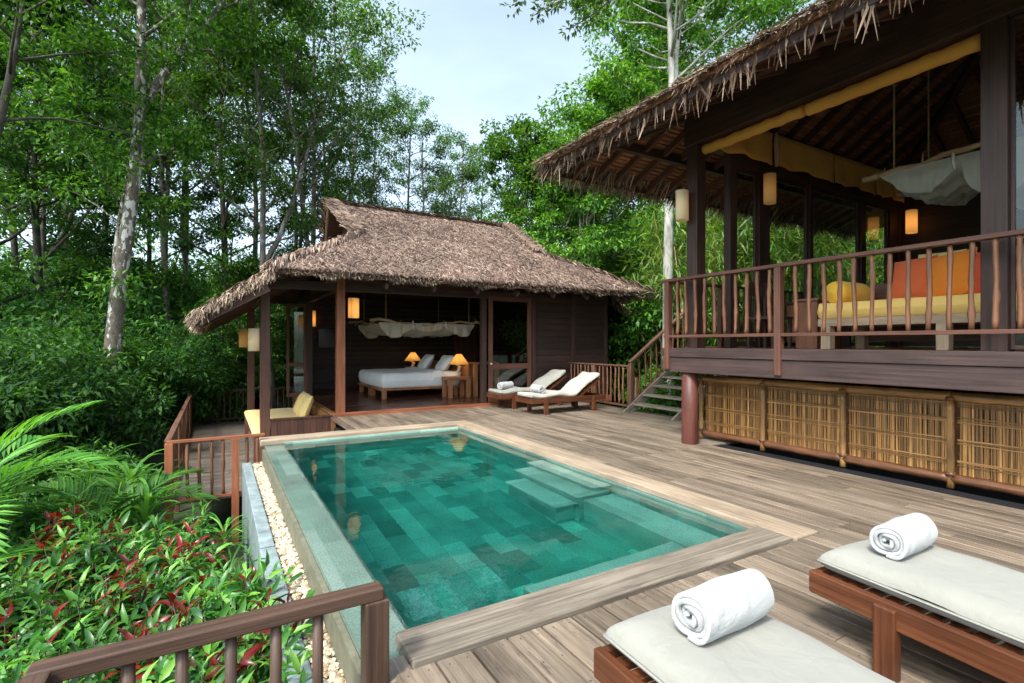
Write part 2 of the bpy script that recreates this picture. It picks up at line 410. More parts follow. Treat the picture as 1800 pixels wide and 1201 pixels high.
# mosquito net
m, nt, out = new_mat('net_cloth')
tr = N(nt, 'ShaderNodeBsdfTransparent')
d = N(nt, 'ShaderNodeBsdfPrincipled', Roughness=0.9); d.inputs['Base Color'].default_value = (0.93, 0.89, 0.76, 1)
tl = N(nt, 'ShaderNodeBsdfTranslucent'); tl.inputs[0].default_value = (0.93, 0.89, 0.76, 1)
m1 = N(nt, 'ShaderNodeMixShader'); m1.inputs[0].default_value = 0.4
nt.links.new(d.outputs[0], m1.inputs[1]); nt.links.new(tl.outputs[0], m1.inputs[2])
m2 = N(nt, 'ShaderNodeMixShader'); m2.inputs[0].default_value = 0.78
nt.links.new(tr.outputs[0], m2.inputs[1]); nt.links.new(m1.outputs[0], m2.inputs[2])
nt.links.new(m2.outputs[0], out.inputs[0])
m2_ = M['net_cloth'].copy(); m2_.name = 'net_white'; M['net_white'] = m2_
for n_ in m2_.node_tree.nodes:
    if n_.type == 'BSDF_PRINCIPLED': n_.inputs['Base Color'].default_value = (0.85, 0.90, 0.88, 1)
    if n_.type == 'BSDF_TRANSLUCENT': n_.inputs[0].default_value = (0.85, 0.90, 0.88, 1)
# pool water: refracting surface, teal absorption in the volume
m, nt, out = new_mat('water')
b = N(nt, 'ShaderNodeBsdfGlass', Roughness=0.0, IOR=1.33)
b.inputs['Color'].default_value = (1, 1, 1, 1)
tc = N(nt, 'ShaderNodeTexCoord')
n1 = N(nt, 'ShaderNodeTexNoise', Scale=3.4, Detail=3.0, Roughness=0.5)
nt.links.new(tc.outputs['Object'], n1.inputs[0])
bp = N(nt, 'ShaderNodeBump', Strength=0.18, Distance=0.02)
nt.links.new(n1.outputs[0], bp.inputs['Height']); nt.links.new(bp.outputs[0], b.inputs['Normal'])
nt.links.new(b.outputs[0], out.inputs['Surface'])
va = N(nt, 'ShaderNodeVolumeAbsorption', Density=0.75)
va.inputs['Color'].default_value = (0.10, 0.86, 0.83, 1)
nt.links.new(va.outputs[0], out.inputs['Volume'])

# ------------------------------------------------------------------ helpers: meshes and objects
class MB:
    def __init__(s):
        s.v = []; s.f = []; s.uv = []
    def face(s, idx, uvs=None):
        s.f.append(tuple(idx)); s.uv.append(uvs or [(0, 0)] * len(idx))
    def box(s, c, size, mat=None, taper=None):
        """axis-aligned box, or turned by the 3x3 matrix mat; UV runs along its longest side"""
        hx, hy, hz = [q / 2 for q in size]
        P = []
        for x, y, z in ((-1, -1, -1), (1, -1, -1), (1, 1, -1), (-1, 1, -1), (-1, -1, 1), (1, -1, 1), (1, 1, 1), (-1, 1, 1)):
            k = 1.0
            if taper and z < 0: k = taper
            P.append(Vector((x * hx * k, y * hy * k, z * hz)))
        la = max(range(3), key=lambda i: size[i]); ot = [i for i in range(3) if i != la]
        ou, ov = random.random() * 40, random.random() * 40
        uvp = [(p[la] + ou, p[ot[0]] + p[ot[1]] + ov) for p in P]
        b0 = len(s.v)
        for p in P:
            q = (mat @ p) if mat is not None else p
            s.v.append((q[0] + c[0], q[1] + c[1], q[2] + c[2]))
        for f in ((0, 3, 2, 1), (4, 5, 6, 7), (0, 1, 5, 4), (1, 2, 6, 5), (2, 3, 7, 6), (3, 0, 4, 7)):
            s.face([b0 + i for i in f], [uvp[i] for i in f])
        return s
    def span(s, a, b):
        """box from corner a to corner b"""
        return s.box([(p + q) / 2 for p, q in zip(a, b)], [abs(q - p) for p, q in zip(a, b)])
    def bar(s, p0, p1, w, h, up=(0, 0, 1)):
        p0, p1 = Vector(p0), Vector(p1)
        d = p1 - p0; L = d.length; d.normalize()
        side = d.cross(Vector(up))
        if side.length < 1e-4: side = d.cross(Vector((1, 0, 0)))
        side.normalize(); u2 = side.cross(d).normalized()
        mt = Matrix((d, side, u2)).transposed()
        return s.box((p0 + p1) / 2, (L, w, h), mt)
    def tube(s, pts, rad, seg=8, cap=True):
        pts = [Vector(p) for p in pts]; n = len(pts)
        if not hasattr(rad, '__len__'): rad = [rad] * n
        b0 = len(s.v); L = 0; Ls = [0]
        for i in range(1, n): L += (pts[i] - pts[i - 1]).length; Ls.append(L)
        ou = random.random() * 40
        d = (pts[1] - pts[0]).normalized()
        a = d.cross(Vector((0, 0, 1)))
        if a.length < 0.05: a = d.cross(Vector((1, 0, 0)))
        a.normalize()
        for i in range(n):
            d = (pts[min(n - 1, i + 1)] - pts[max(0, i - 1)]).normalized()
            a = (a - d * a.dot(d)).normalized(); b = d.cross(a)
            for k in range(seg):
                t = 2 * math.pi * k / seg
                p = pts[i] + (a * math.cos(t) + b * math.sin(t)) * rad[i]
                s.v.append(tuple(p))
        rr = max(rad)
        for i in range(n - 1):
            for k in range(seg):
                k2 = (k + 1) % seg
                vs = [k / seg * 6.28 * rr, (k + 1) / seg * 6.28 * rr]
                s.face([b0 + i * seg + k, b0 + i * seg + k2, b0 + (i + 1) * seg + k2, b0 + (i + 1) * seg + k],
                       [(Ls[i] + ou, vs[0]), (Ls[i] + ou, vs[1]), (Ls[i + 1] + ou, vs[1]), (Ls[i + 1] + ou, vs[0])])
        if cap:
            s.face([b0 + k for k in range(seg)][::-1], [(ou, 0)] * seg)
            s.face([b0 + (n - 1) * seg + k for k in range(seg)], [(ou, 0)] * seg)
        return s
    def poly_slab(s, pts, t, n=None):
        """polygon with thickness t downward along -z; UV from world XY"""
        m_ = len(pts); b0 = len(s.v)
        for p in pts: s.v.append(tuple(p))
        for p in pts: s.v.append((p[0], p[1], p[2] - t))
        s.face([b0 + i for i in range(m_)], [(p[0], p[1]) for p in pts])
        s.face([b0 + m_ + i for i in range(m_)][::-1], [(p[0], p[1]) for p in pts][::-1])
        for i in range(m_):
            j = (i + 1) % m_
            a_, b_ = pts[i], pts[j]
            s.face([b0 + i, b0 + m_ + i, b0 + m_ + j, b0 + j], [(a_[0], a_[2]), (a_[0], a_[2] - t), (b_[0], b_[2] - t), (b_[0], b_[2])])
        return s
    def grid(s, fn, nu, nv, closed_u=False):
        """fn(i/nu, j/nv) -> point"""
        b0 = len(s.v); w = nu if closed_u else nu + 1
        for j in range(nv + 1):
            for i in range(w):
                s.v.append(tuple(fn(i / nu, j / nv)))
        for j in range(nv):
            for i in range(nu):
                i2 = (i + 1) % w
                s.face([b0 + j * w + i, b0 + j * w + i2, b0 + (j + 1) * w + i2, b0 + (j + 1) * w + i],
                       [(i / nu, j / nv), ((i + 1) / nu, j / nv), ((i + 1) / nu, (j + 1) / nv), (i / nu, (j + 1) / nv)])
        return s
    def build(s, name, mat, parent=None, bevel=0, smooth=False, sub=0):
        me = bpy.data.meshes.new(name)
        off = root_loc(parent)
        vs = [(x - off[0], y - off[1], z - off[2]) for x, y, z in s.v]
        me.from_pydata(vs, [], s.f)
        ul = me.uv_layers.new(name='UVMap')
        flat = [c for f in s.uv for p in f for c in p]
        ul.data.foreach_set('uv', flat)
        me.materials.append(M[mat])
        if smooth: me.shade_smooth()
        o = bpy.data.objects.new(name, me)
        COL.objects.link(o)
        if parent: o.parent = parent
        if bevel:
            b = o.modifiers.new('bevel', 'BEVEL'); b.width = bevel; b.segments = 2; b.limit_method = 'ANGLE'
            b.harden_normals = False
        if sub:
            q = o.modifiers.new('subdivision', 'SUBSURF'); q.levels = sub; q.render_levels = sub
        return o
def root_loc(p):
    l = Vector((0, 0, 0))
    while p is not None:
        l += Vector(p.location); p = p.parent
    return l
def tag(o, label=None, cat=None, group=None, kind=None):
    if label: o['label'] = label
    if cat: o['category'] = cat
    if group: o['group'] = group
    if kind: o['kind'] = kind
    return o
def thing(name, label, cat, loc=(0, 0, 0), group=None):
    o = bpy.data.objects.new(name, None); COL.objects.link(o)
    o.location = loc; o.empty_display_size = 0.1
    return tag(o, label, cat, group)
def copy_thing(o, loc, rz=0, label=None, scale=None, name=None):
    c = o.copy(); COL.objects.link(c)
    c.location = loc; c.rotation_euler = (0, 0, rz)
    if label: c['label'] = label
    if scale is not None: c.scale = (scale,) * 3 if not hasattr(scale, '__len__') else scale
    for ch in list(o.children):
        k = ch.copy(); COL.objects.link(k); k.parent = c
        for g in list(ch.children):
            q = g.copy(); COL.objects.link(q); q.parent = k
    return c
def np_mesh(name, V, F, mat, parent=None, smooth=False, mats=None, midx=None):
    """V (n,3), F (m,4) or (m,3)"""
    me = bpy.data.meshes.new(name)
    k = F.shape[1]
    V = V - np.array(root_loc(parent))
    me.vertices.add(len(V)); me.vertices.foreach_set('co', V.astype(np.float32).ravel())
    me.loops.add(F.size); me.loops.foreach_set('vertex_index', F.astype(np.int32).ravel())
    me.polygons.add(len(F))
    me.polygons.foreach_set('loop_start', np.arange(0, F.size, k, dtype=np.int32))
    me.polygons.foreach_set('loop_total', np.full(len(F), k, dtype=np.int32))
    if smooth: me.polygons.foreach_set('use_smooth', np.ones(len(F), dtype=bool))
    me.update(calc_edges=True)
    me.materials.append(M[mat])
    o = bpy.data.objects.new(name, me); COL.objects.link(o)
    if parent: o.parent = parent
    return o
def norm(a):
    return a / np.maximum(np.linalg.norm(a, axis=1, keepdims=True), 1e-9)
def leaf_arrays(P, D, Nn, Ln, Wd, droop=0.25, fold=0.25):
    """P base points, D directions, Nn rough normals; six-vertex folded leaves, four triangles-as-quads"""
    D = norm(D); S = norm(np.cross(D, Nn)); U = np.cross(S, D)
    Ln = Ln[:, None]; Wd = Wd[:, None]
    b = P
    m1 = P + D * Ln * 0.35; m2 = P + D * Ln * 0.7 - U * Ln * droop * 0.25
    t = P + D * Ln - U * Ln * droop * 0.7
    l1 = m1 + S * Wd * 0.5 + U * Wd * fold; r1 = m1 - S * Wd * 0.5 + U * Wd * fold
    l2 = m2 + S * Wd * 0.36 + U * Wd * fold * 0.8; r2 = m2 - S * Wd * 0.36 + U * Wd * fold * 0.8
    n = len(P)
    V = np.stack([b, l1, m1, r1, l2, m2, r2, t], axis=1).reshape(-1, 3)
    base = (np.arange(n) * 8)[:, None]
    q = np.array([[0, 2, 1, 1], [0, 3, 2, 2], [1, 2, 5, 4], [2, 3, 6, 5], [4, 5, 7, 7], [5, 6, 7, 7]])
    tri = np.array([[0, 2, 1], [0, 3, 2], [1, 2, 5], [1, 5, 4], [2, 3, 6], [2, 6, 5], [4, 5, 7], [5, 6, 7]])
    F = (base[:, :, None] + tri[None]).reshape(-1, 3)
    return V, F
def leaf_quads(P, D, Nn, Ln, Wd):
    D = norm(D); S = norm(np.cross(D, Nn)); U = np.cross(S, D)
    Ln = Ln[:, None]; Wd = Wd[:, None]
    l = P + D * Ln * 0.45 + S * Wd * 0.5 + U * Wd * 0.2
    r = P + D * Ln * 0.45 - S * Wd * 0.5 + U * Wd * 0.2
    t = P + D * Ln - U * Ln * 0.12
    V = np.stack([P, r, t, l], axis=1).reshape(-1, 3)
    F = np.arange(len(P) * 4).reshape(-1, 4)
    return V, F
def rnd_dirs(n, rng, zb=0.0):
    d = rng.normal(size=(n, 3)); d[:, 2] += zb
    return norm(d)

# polar placement on the ground: bearing clockwise from +Y, distance from the terrace corner
def spot(u, d):
    return d * (SN + CS * u), d * (CS - SN * u)

# ------------------------------------------------------------------ ground
def ground_z(x, y):
    z = -1.5
    z -= max(0, -x - 4) * 0.12
    r = math.hypot(x, y)
    z += max(0, min(1, (r - 30) / 40)) * 3.0
    if x > 7: z += min(1, (x - 7) / 6) * 0.7
    return max(z, -4.5) + 0.15 * math.sin(x * 0.7) * math.cos(y * 0.6)
def axis_pts(a0, a1, n):
    out = []
    for i in range(n + 1):
        t = i / n * 2 - 1
        out.append((a0 + a1) / 2 + (a1 - a0) / 2 * (abs(t) ** 2.2) * (1 if t > 0 else -1))
    return out
gx = axis_pts(-400, 400, 90); gy = axis_pts(-400, 400, 90)
g_ = MB()
g_.grid(lambda u, v: (gx[round(u * 90)], gy[round(v * 90)], ground_z(gx[round(u * 90)], gy[round(v * 90)])), 90, 90)
# cut the terrain where the pool basin stands: the pool floor lies above the soil, so no cut is needed
tag(g_.build('ground', 'dark_soil', smooth=True), kind='structure')

# ------------------------------------------------------------------ deck planks
SCREWS = []
def planks(mb, x0, x1, y0, y1, ztop, w=0.135, gap=0.009, th=0.035, along='Y', lmin=1.6, lmax=3.4, jig=0.0015):
    a = x0 if along == 'Y' else y0
    end = x1 if along == 'Y' else y1
    while a < end - 0.02:
        ww = min(w * random.uniform(0.93, 1.07), end - a)
        b = y0 if along == 'Y' else x0
        bend = y1 if along == 'Y' else x1
        first = True
        while b < bend - 0.01:
            L = random.uniform(lmin, lmax) * (0.5 if first and random.random() < 0.5 else 1)
            first = False
            if bend - (b + L) < 0.5: L = bend - b
            z = ztop - random.uniform(0, jig)
            if along == 'Y': mb.span((a + gap / 2, b + 0.002, z - th), (a + ww - gap / 2, b + L - 0.002, z))
            else: mb.span((b + 0.002, a + gap / 2, z - th), (b + L - 0.002, a + ww - gap / 2, z))
            if along == 'Y':
                for e_ in (b + 0.05, b + L - 0.05, b + L / 2):
                    for f_ in (0.25, 0.75): SCREWS.append((a + ww * f_ + random.uniform(-.004, .004), e_ + random.uniform(-.01, .01), z))
            b += L
        a += ww
dk = MB()
planks(dk, 0.70, 2.10, -2.5, 2.26, 0, w=0.20, gap=0.014, jig=0.004)
planks(dk, 2.10, 4.60, -2.5, 2.26, 0, w=0.12)
planks(dk, 4.60, 6.28, -2.5, 5.0, 0, w=0.11)
planks(dk, 4.14, 4.60, 2.26, 8.93, 0, w=0.11)
planks(dk, 4.60, 6.28, 5.0, 10.72, 0)
planks(dk, 6.28, 8.15, 5.0, 10.72, 0)
planks(dk, 1.98, 4.60, 8.93, 10.72, 0)
deck = tag(dk.build('deck', 'deck_wood', bevel=0.004), kind='structure')
sw = MB()
for x, y, z in SCREWS:
    if y > 5 or abs(z) > 0.02: continue
    b0 = len(sw.v)
    for k_ in range(6): sw.v.append((x + 0.0048 * math.cos(k_ * 1.047), y + 0.0048 * math.sin(k_ * 1.047), z + 0.0012))
    sw.face([b0 + i for i in range(6)])
sw.build('screw_heads', 'metal_dark', deck)
db = MB()   # joists and soil cover under the boards
for yy in (-2.4, -0.8, 0.8, 2.2): db.span((0.72, yy - 0.04, -0.2), (6.2, yy + 0.04, -0.045))
for yy in (4.0, 5.2, 6.4, 7.6): db.span((4.2, yy - 0.04, -0.2), (6.26, yy + 0.04, -0.045))
db.span((0.75, -2.5, -1.4), (4.1, 2.2, -0.21))
db.span((4.2, -2.5, -1.4), (6.2, 8.8, -0.21))
db.span((2.05, 8.95, -1.4), (8.1, 10.7, -0.21))
tag(db.build('deck_base', 'black_void'), kind='structure')
lt = MB()
planks(lt, -0.55, 1.95, 8.95, 17.3, -0.85, along='X', lmin=1.2, lmax=2.6)
tag(lt.build('lower_terrace', 'terrace_wood', bevel=0.003), kind='structure')

# ------------------------------------------------------------------ pool
WZ = -0.075
pool = thing('swimming_pool', 'rectangular plunge pool lined with green stone tiles, sunk into the timber deck', 'pool', (2.3, 5.6, -0.1))
X0, X1, Y0, Y1, PZ = 0.92, 3.86, 2.57, 8.60, -1.10
def uvbox(mb, a, b):
    """box with tiled UV: (y, x) on top faces, (length, z) on walls"""
    (ax, ay, az), (bx, by, bz) = a, b
    P = [(ax, ay, az), (bx, ay, az), (bx, by, az), (ax, by, az), (ax, ay, bz), (bx, ay, bz), (bx, by, bz), (ax, by, bz)]
    b0 = len(mb.v); mb.v += P
    for f, (p, q) in (((0, 3, 2, 1), (1, 0)), ((4, 5, 6, 7), (1, 0)), ((0, 1, 5, 4), (0, 2)), ((1, 2, 6, 5), (1, 2)), ((2, 3, 7, 6), (0, 2)), ((3, 0, 4, 7), (1, 2))):
        mb.face([b0 + i for i in f], [(P[i][p], P[i][q]) for i in f])
    return mb
uvbox(MB(), (X0 - 0.25, Y0 - 0.2, PZ - 0.15), (X1 + 0.2, Y1 + 0.2, PZ)).build('pool_floor', 'pool_tile', pool)
uvbox(MB(), (X1, Y0 - 0.2, PZ), (X1 + 0.2, Y1 + 0.2, -0.045)).build('pool_wall', 'pool_wall_tile', pool)
uvbox(MB(), (X0, Y1, PZ), (X1, Y1 + 0.2, -0.045)).build('pool_wall', 'pool_wall_tile', pool)
uvbox(MB(), (X0, Y0 - 0.2, PZ), (X1, Y0, -0.045)).build('pool_wall', 'pool_wall_tile', pool)
uvbox(MB(), (0.64, Y0 - 0.2, -1.2), (X0, Y1 + 0.2, -0.078)).build('overflow_edge', 'edge_tile', pool)
uvbox(MB(), (3.46, Y0, PZ), (X1, 4.40, -0.50)).build('bench', 'slab_tile', pool)
uvbox(MB(), (1.92, Y0, PZ), (3.458, 3.15, -0.502)).build('bench', 'slab_tile', pool, bevel=0.02)
uvbox(MB(), (3.59, 4.40, -0.22), (X1 - 0.002, 5.80, -0.16)).build('step', 'slab_tile', pool, bevel=0.02)
uvbox(MB(), (3.36, 4.402, -0.42), (X1 - 0.004, 5.75, -0.36)).build('step', 'slab_tile', pool, bevel=0.02)
uvbox(MB(), (3.40, 4.404, PZ), (X1 - 0.01, 5.70, -0.422)).build('step_base', 'pool_wall_tile', pool)
uvbox(MB(), (3.10, 4.43, -0.65), (3.398, 5.52, -0.58)).build('step', 'slab_tile', pool, bevel=0.02)
uvbox(MB(), (3.14, 4.47, PZ), (3.396, 5.48, -0.652)).build('step_base', 'pool_wall_tile', pool)
c = MB()
c.span((3.84, 2.27, -0.055), (4.13, 8.62, 0.012)); c.build('coping', 'coping_light', pool, bevel=0.012)
c = MB()
c.span((0.58, 8.62, -0.085), (4.13, 8.92, 0.016)); c.build('coping', 'coping_light', pool, bevel=0.02)
c = MB()
c.span((0.80, 2.30, -0.075), (3.838, 2.585, 0.004)); c.build('coping', 'coping_grey', pool, bevel=0.010)
c = MB()
c.span((0.66, 2.25, -0.14), (0.795, 2.42, -0.025)); c.build('coping_block', 'coping_grey', pool, bevel=0.006)
# water: closed body whose sides stand inside the walls
w = MB()
w.span((X0 - 0.02, Y0 - 0.05, PZ - 0.05), (X1 + 0.05, Y1 + 0.05, WZ))
wa = tag(w.build('water', 'water'), kind='structure')
wa.cycles.is_caustics_caster = True
for o in pool.children: o.cycles.is_caustics_receiver = True
ps = MB()  # thin sheet of water running over the overflow edge
# outer ledge, gutter and pebbles
led = MB()
led.span((0.335, 5.0, -1.6), (0.455, 8.62, -0.30)); led.span((0.33, 2.2, -1.6), (0.46, 4.995, -0.315))
tag(led.build('stone_kerb', 'ledge_stone', bevel=0.01), 'pale blue grey stone kerb along the outer side of the pebble gutter', 'kerb')
gu = MB(); gu.span((0.462, 2.2, -1.2), (0.636, 8.6, -0.40))
gu.span((0.6, 2.1, -1.2), (0.638, 8.6, -0.12))
tag(gu.build('gutter', 'gutter_stone'), kind='structure')
n = 5200
rng = np.random.default_rng(3)
ico_v = np.array([(1, 0, 0), (-1, 0, 0), (0, 1, 0), (0, -1, 0), (0, 0, 1), (0, 0, -1)], float)
import bmesh
bm = bmesh.new(); bmesh.ops.create_icosphere(bm, subdivisions=2, radius=1)
iv = np.array([v.co[:] for v in bm.verts]); iF = np.array([[v.index for v in f.verts] for f in bm.faces]); bm.free()
ctr = np.stack([rng.uniform(0.475, 0.60, n), rng.uniform(2.15, 8.6, n), rng.uniform(-0.40, -0.33, n)], 1)
ctr[:, 2] += 0.03 * (ctr[:, 0] - 0.46) / 0.14
sc = rng.uniform(0.010, 0.022, (n, 1)) * np.array([1.25, 1.0, 0.7]) * rng.uniform(0.8, 1.2, (n, 3))
ang = rng.uniform(0, 6.28, n)
V = iv[None] * sc[:, None]
cx, sx = np.cos(ang)[:, None], np.sin(ang)[:, None]
V = np.stack([V[..., 0] * cx - V[..., 1] * sx, V[..., 0] * sx + V[..., 1] * cx, V[..., 2]], -1) + ctr[:, None]
F = (iF[None] + (np.arange(n) * len(iv))[:, None, None]).reshape(-1, 3)
tag(np_mesh('pebbles', V.reshape(-1, 3), F, 'pebble', smooth=True), 'cream and tan river pebbles filling the gutter beside the pool', 'pebbles', kind='stuff')

# ------------------------------------------------------------------ railings
def branch_pts(p0, p1, rng_, wob=0.012, n=9):
    p0, p1 = Vector(p0), Vector(p1); out = []
    a, b, f1, f2 = rng_.uniform(0, 6.3), rng_.uniform(0, 6.3), rng_.uniform(2, 5), rng_.uniform(2, 5)
    for i in range(n):
        t = i / (n - 1)
        e = math.sin(t * math.pi) ** 0.5 if 0 < t < 1 else 0
        out.append(p0.lerp(p1, t) + Vector((math.sin(a + t * f1), math.cos(b + t * f2), 0)) * wob * e * rng_.uniform(0.6, 1.3))
    return out
def railing(name, label, p0, p1, ztop, zbot, step=0.13, posts=(), mats=('rail_wood', 'branch_wood', 'rail_wood'), cap=(0.075, 0.035), r=0.019,
            post_w=0.07, post_z=None, slope=None, straight=False, cat='railing', loz=0.09, group=None, botdrop=None, postless=False):
    """railing from p0 to p1 (x, y); ztop/zbot may be pairs for a sloped run"""
    z0, z1 = ztop if hasattr(ztop, '__len__') else (ztop, ztop)
    b0, b1 = zbot if hasattr(zbot, '__len__') else (zbot, zbot)
    root = thing(name, label, cat, (p0[0], p0[1], b0), group)
    P0, P1 = Vector((p0[0], p0[1], 0)), Vector((p1[0], p1[1], 0))
    L = (P1 - P0).length; d = (P1 - P0).normalized()
    q = MB(); q.bar(P0 - d * 0.03 + Vector((0, 0, z0 - cap[1] / 2)), P1 + d * 0.03 + Vector((0, 0, z1 - cap[1] / 2)), cap[0], cap[1])
    q.build('handrail', mats[0], root, bevel=0.006)
    q = MB(); q.bar(P0 + Vector((0, 0, b0 + loz)), P1 + Vector((0, 0, b1 + loz)), cap[0] * 0.7, 0.04)
    q.build('bottom_rail', mats[0], root, bevel=0.004)
    rr = random.Random(hash(round(L * 100)) % 999)
    nb = max(2, int(L / step))
    ps_ = [t * L for t in posts]
    for i in range(nb):
        s_ = (i + 0.5) / nb * L
        if any(abs(s_ - pp) < post_w * 0.8 for pp in ps_): continue
        t = s_ / L; b = P0.lerp(P1, t)
        za, zb = b0 + (b1 - b0) * t + loz + 0.02, z0 + (z1 - z0) * t - cap[1] + 0.002
        k = MB()
        if straight: k.tube([b + Vector((0, 0, za)), b + Vector((0, 0, (za + zb) / 2)), b + Vector((0, 0, zb))], [r, r * 1.02, r], 10)
        else:
            pts = branch_pts(b + Vector((0, 0, za)), b + Vector((rr.uniform(-.01, .01), rr.uniform(-.01, .01), zb)), rr, 0.0075, 12)
            rads = [r * rr.uniform(0.86, 1.12) for _ in pts]
            kn = rr.randrange(2, 10); rads[kn] *= 1.3
            k.tube(pts, rads, 8)
        k.build('baluster', mats[1], root, smooth=True)
    for t in posts:
        b = P0.lerp(P1, t); za = (b0 + (b1 - b0) * t) if post_z is None else post_z; zb = z0 + (z1 - z0) * t - cap[1] + 0.001
        k = MB(); ang_ = math.atan2(d.y, d.x)
        k.box((b.x, b.y, (za + zb) / 2), (post_w, post_w, zb - za), Matrix.Rotation(ang_, 3, 'Z'))
        k.build('post', mats[2], root, bevel=0.006)
    return root
# near railing, lower left corner of the photograph
railing('railing', 'brown wooden railing in the foreground above the red leaved shrubs', (0.62, 2.30), (-0.52, 2.30), 0.405, -0.62, step=0.145,
        posts=(0, 1), mats=('rail_near', 'rail_near', 'rail_near'), cap=(0.085, 0.055), r=0.022, post_w=0.105, post_z=-1.6, straight=True)
railing('railing', 'short return of the foreground railing running back from its left corner post', (-0.52, 2.22), (-0.52, 0.3), 0.404, -0.62, step=0.145,
        mats=('rail_near', 'rail_near', 'rail_near'), cap=(0.085, 0.055), r=0.022, post_w=0.105, straight=True)
# terrace railings
railing('railing', 'reddish branch railing closing the lower terrace beside the pool corner', (0.62, 8.70), (-0.58, 8.70), 0.11, -0.85, step=0.15, posts=(0.31, 1.0), post_z=-1.6,
        cap=(0.08, 0.04), r=0.022, post_w=0.1, mats=('post_red', 'branch_wood', 'post_red'))
railing('railing', 'long branch railing along the jungle side of the lower terrace', (-0.60, 8.78), (-0.60, 17.35), 0.11, -0.85, step=0.14, posts=(0.25, 0.5, 0.75, 1.0), post_z=-1.6, cap=(0.08, 0.04))
railing('railing', 'dark railing across the far end of the lower terrace behind the daybed', (-0.52, 17.4), (4.0, 17.4), 0.11, -0.85, step=0.16, posts=(0.33, 0.66), post_z=-1.6, cap=(0.07, 0.04),
        mats=('post_brown', 'rail_wood', 'post_brown'))
# deck railing behind the far loungers
railing('railing', 'orange brown branch railing between the bedroom wall and the staircase', (8.0, 10.76), (8.0, 8.52), 1.0, 0.0, step=0.135, posts=(0.45,), cap=(0.07, 0.035))

# ------------------------------------------------------------------ staircase
st = thing('staircase', 'weathered grey timber staircase with open treads climbing to the upper pavilion', 'staircase', (7.7, 7.6, 0))
SX, SH, NS = 2.06, 1.42, 7
for yy in (6.92, 8.27):
    k = MB(); k.bar((7.62, yy, -0.06), (7.72 + SX, yy, SH - 0.06), 0.045, 0.19); k.build('stringer', 'grey_stair', st, bevel=0.005)
for i in range(NS):
    x = 7.82 + i * SX / NS; z = (i + 1) * SH / (NS + 0.6)
    k = MB(); k.span((x, 6.945, z - 0.04), (x + 0.29, 8.245, z)); k.build('tread', 'grey_stair', st, bevel=0.006)
railing('stair_railing', 'sloping stair handrail with crooked branch balusters', (7.85, 8.33), (9.75, 8.33), (1.10, 2.42), (0.05, 1.35), step=0.16, posts=(0.0,), post_z=0.0,
        mats=('rail_wood', 'branch_wood', 'rail_wood'), cap=(0.09, 0.045), r=0.018, post_w=0.085, loz=0.12)
b_ = MB(); b_.tube([(8.15, 8.5, -1.2), (8.15, 8.5, 0.72)], 0.06, 12)
tag(b_.build('bamboo_post', 'bamboo_pole', smooth=True), 'short cut bamboo post standing behind the foot of the staircase', 'post')

# ------------------------------------------------------------------ thatch
def strips(P, D, Nn, Ln, Wd, bend=0.12):
    D = norm(D); S = norm(np.cross(D, Nn)); U = np.cross(S, D)
    Ln = Ln[:, None]; Wd = Wd[:, None]
    mid = P + D * Ln * 0.5; tip = P + D * Ln - U * Ln * bend
    V = np.stack([P + S * Wd * .4, P - S * Wd * .4, mid + S * Wd * .5, mid - S * Wd * .5, tip + S * Wd * .12, tip - S * Wd * .12], 1).reshape(-1, 3)
    base = (np.arange(len(P)) * 6)[:, None, None]
    F = (base + np.array([[0, 1, 3, 2], [2, 3, 5, 4]])[None]).reshape(-1, 4)
    return V, F
def thatch_field(tris, n, rng, down, nrm, Ln=(0.09, 0.19), Wd=(0.009, 0.020), lift=(0.0, 0.04), yaw=0.9, course=0.13):
    """strips scattered over triangles"""
    tris = np.array(tris, float)
    A = np.linalg.norm(np.cross(tris[:, 1] - tris[:, 0], tris[:, 2] - tris[:, 0]), axis=1)
    idx = rng.choice(len(tris), n, p=A / A.sum())
    r1, r2 = rng.random((2, n, 1)); s = np.sqrt(r1)
    T = tris[idx]; P = T[:, 0] * (1 - s) + T[:, 1] * s * (1 - r2) + T[:, 2] * s * r2
    down = np.array(down, float); nrm = np.array(nrm, float)
    side = np.cross(down, nrm)
    if course:
        s_ = P @ down; q = np.floor(s_ / course) * course + rng.uniform(0, 0.35, n) * course
        keep = rng.random(n) < 0.8
        P = P + down * np.where(keep, q - s_, 0.0)[:, None]
    a = rng.choice([-1, 1], (n, 1)) * rng.uniform(0.1, yaw, (n, 1))
    D = down * np.cos(a) + side * np.sin(a) + nrm * rng.uniform(0.0, 0.16, (n, 1))
    Nr = nrm + rng.normal(0, 0.28, (n, 3))
    P = P + nrm * rng.uniform(lift[0], lift[1], (n, 1))
    return strips(P, D, Nr, rng.uniform(*Ln, n), rng.uniform(*Wd, n))
def fringe(p0, p1, out, n, rng, Ln=(0.16, 0.34), Wd=(0.02, 0.045), drop=0.6, back=0.3, thick=0.16, spread=0.5):
    p0, p1, out = np.array(p0, float), np.array(p1, float), np.array(out, float)
    t = rng.random((n, 1)); along = norm((p1 - p0)[None])[0]
    lump = 0.03 * np.sin(t * 37) + 0.03 * np.sin(t * 91)
    P = p0 + (p1 - p0) * t - out * rng.uniform(0, back, (n, 1)) + np.array([0, 0, 1.]) * (rng.uniform(-thick, 0, (n, 1)) + lump)
    D = out * 1.0 + np.array([0, 0, -1.]) * rng.uniform(drop * 0.3, drop * 1.5, (n, 1)) + along * rng.normal(0, spread, (n, 1))
    Nr = np.array([0, 0, 1.]) + rng.normal(0, 0.35, (n, 3))
    return strips(P, D, Nr, rng.uniform(*Ln, n), rng.uniform(*Wd, n), 0.2)
def cat_vf(parts):
    Vs, Fs, o = [], [], 0
    for V, F in parts:
        Vs.append(V); Fs.append(F + o); o += len(V)
    return np.concatenate(Vs), np.concatenate(Fs)
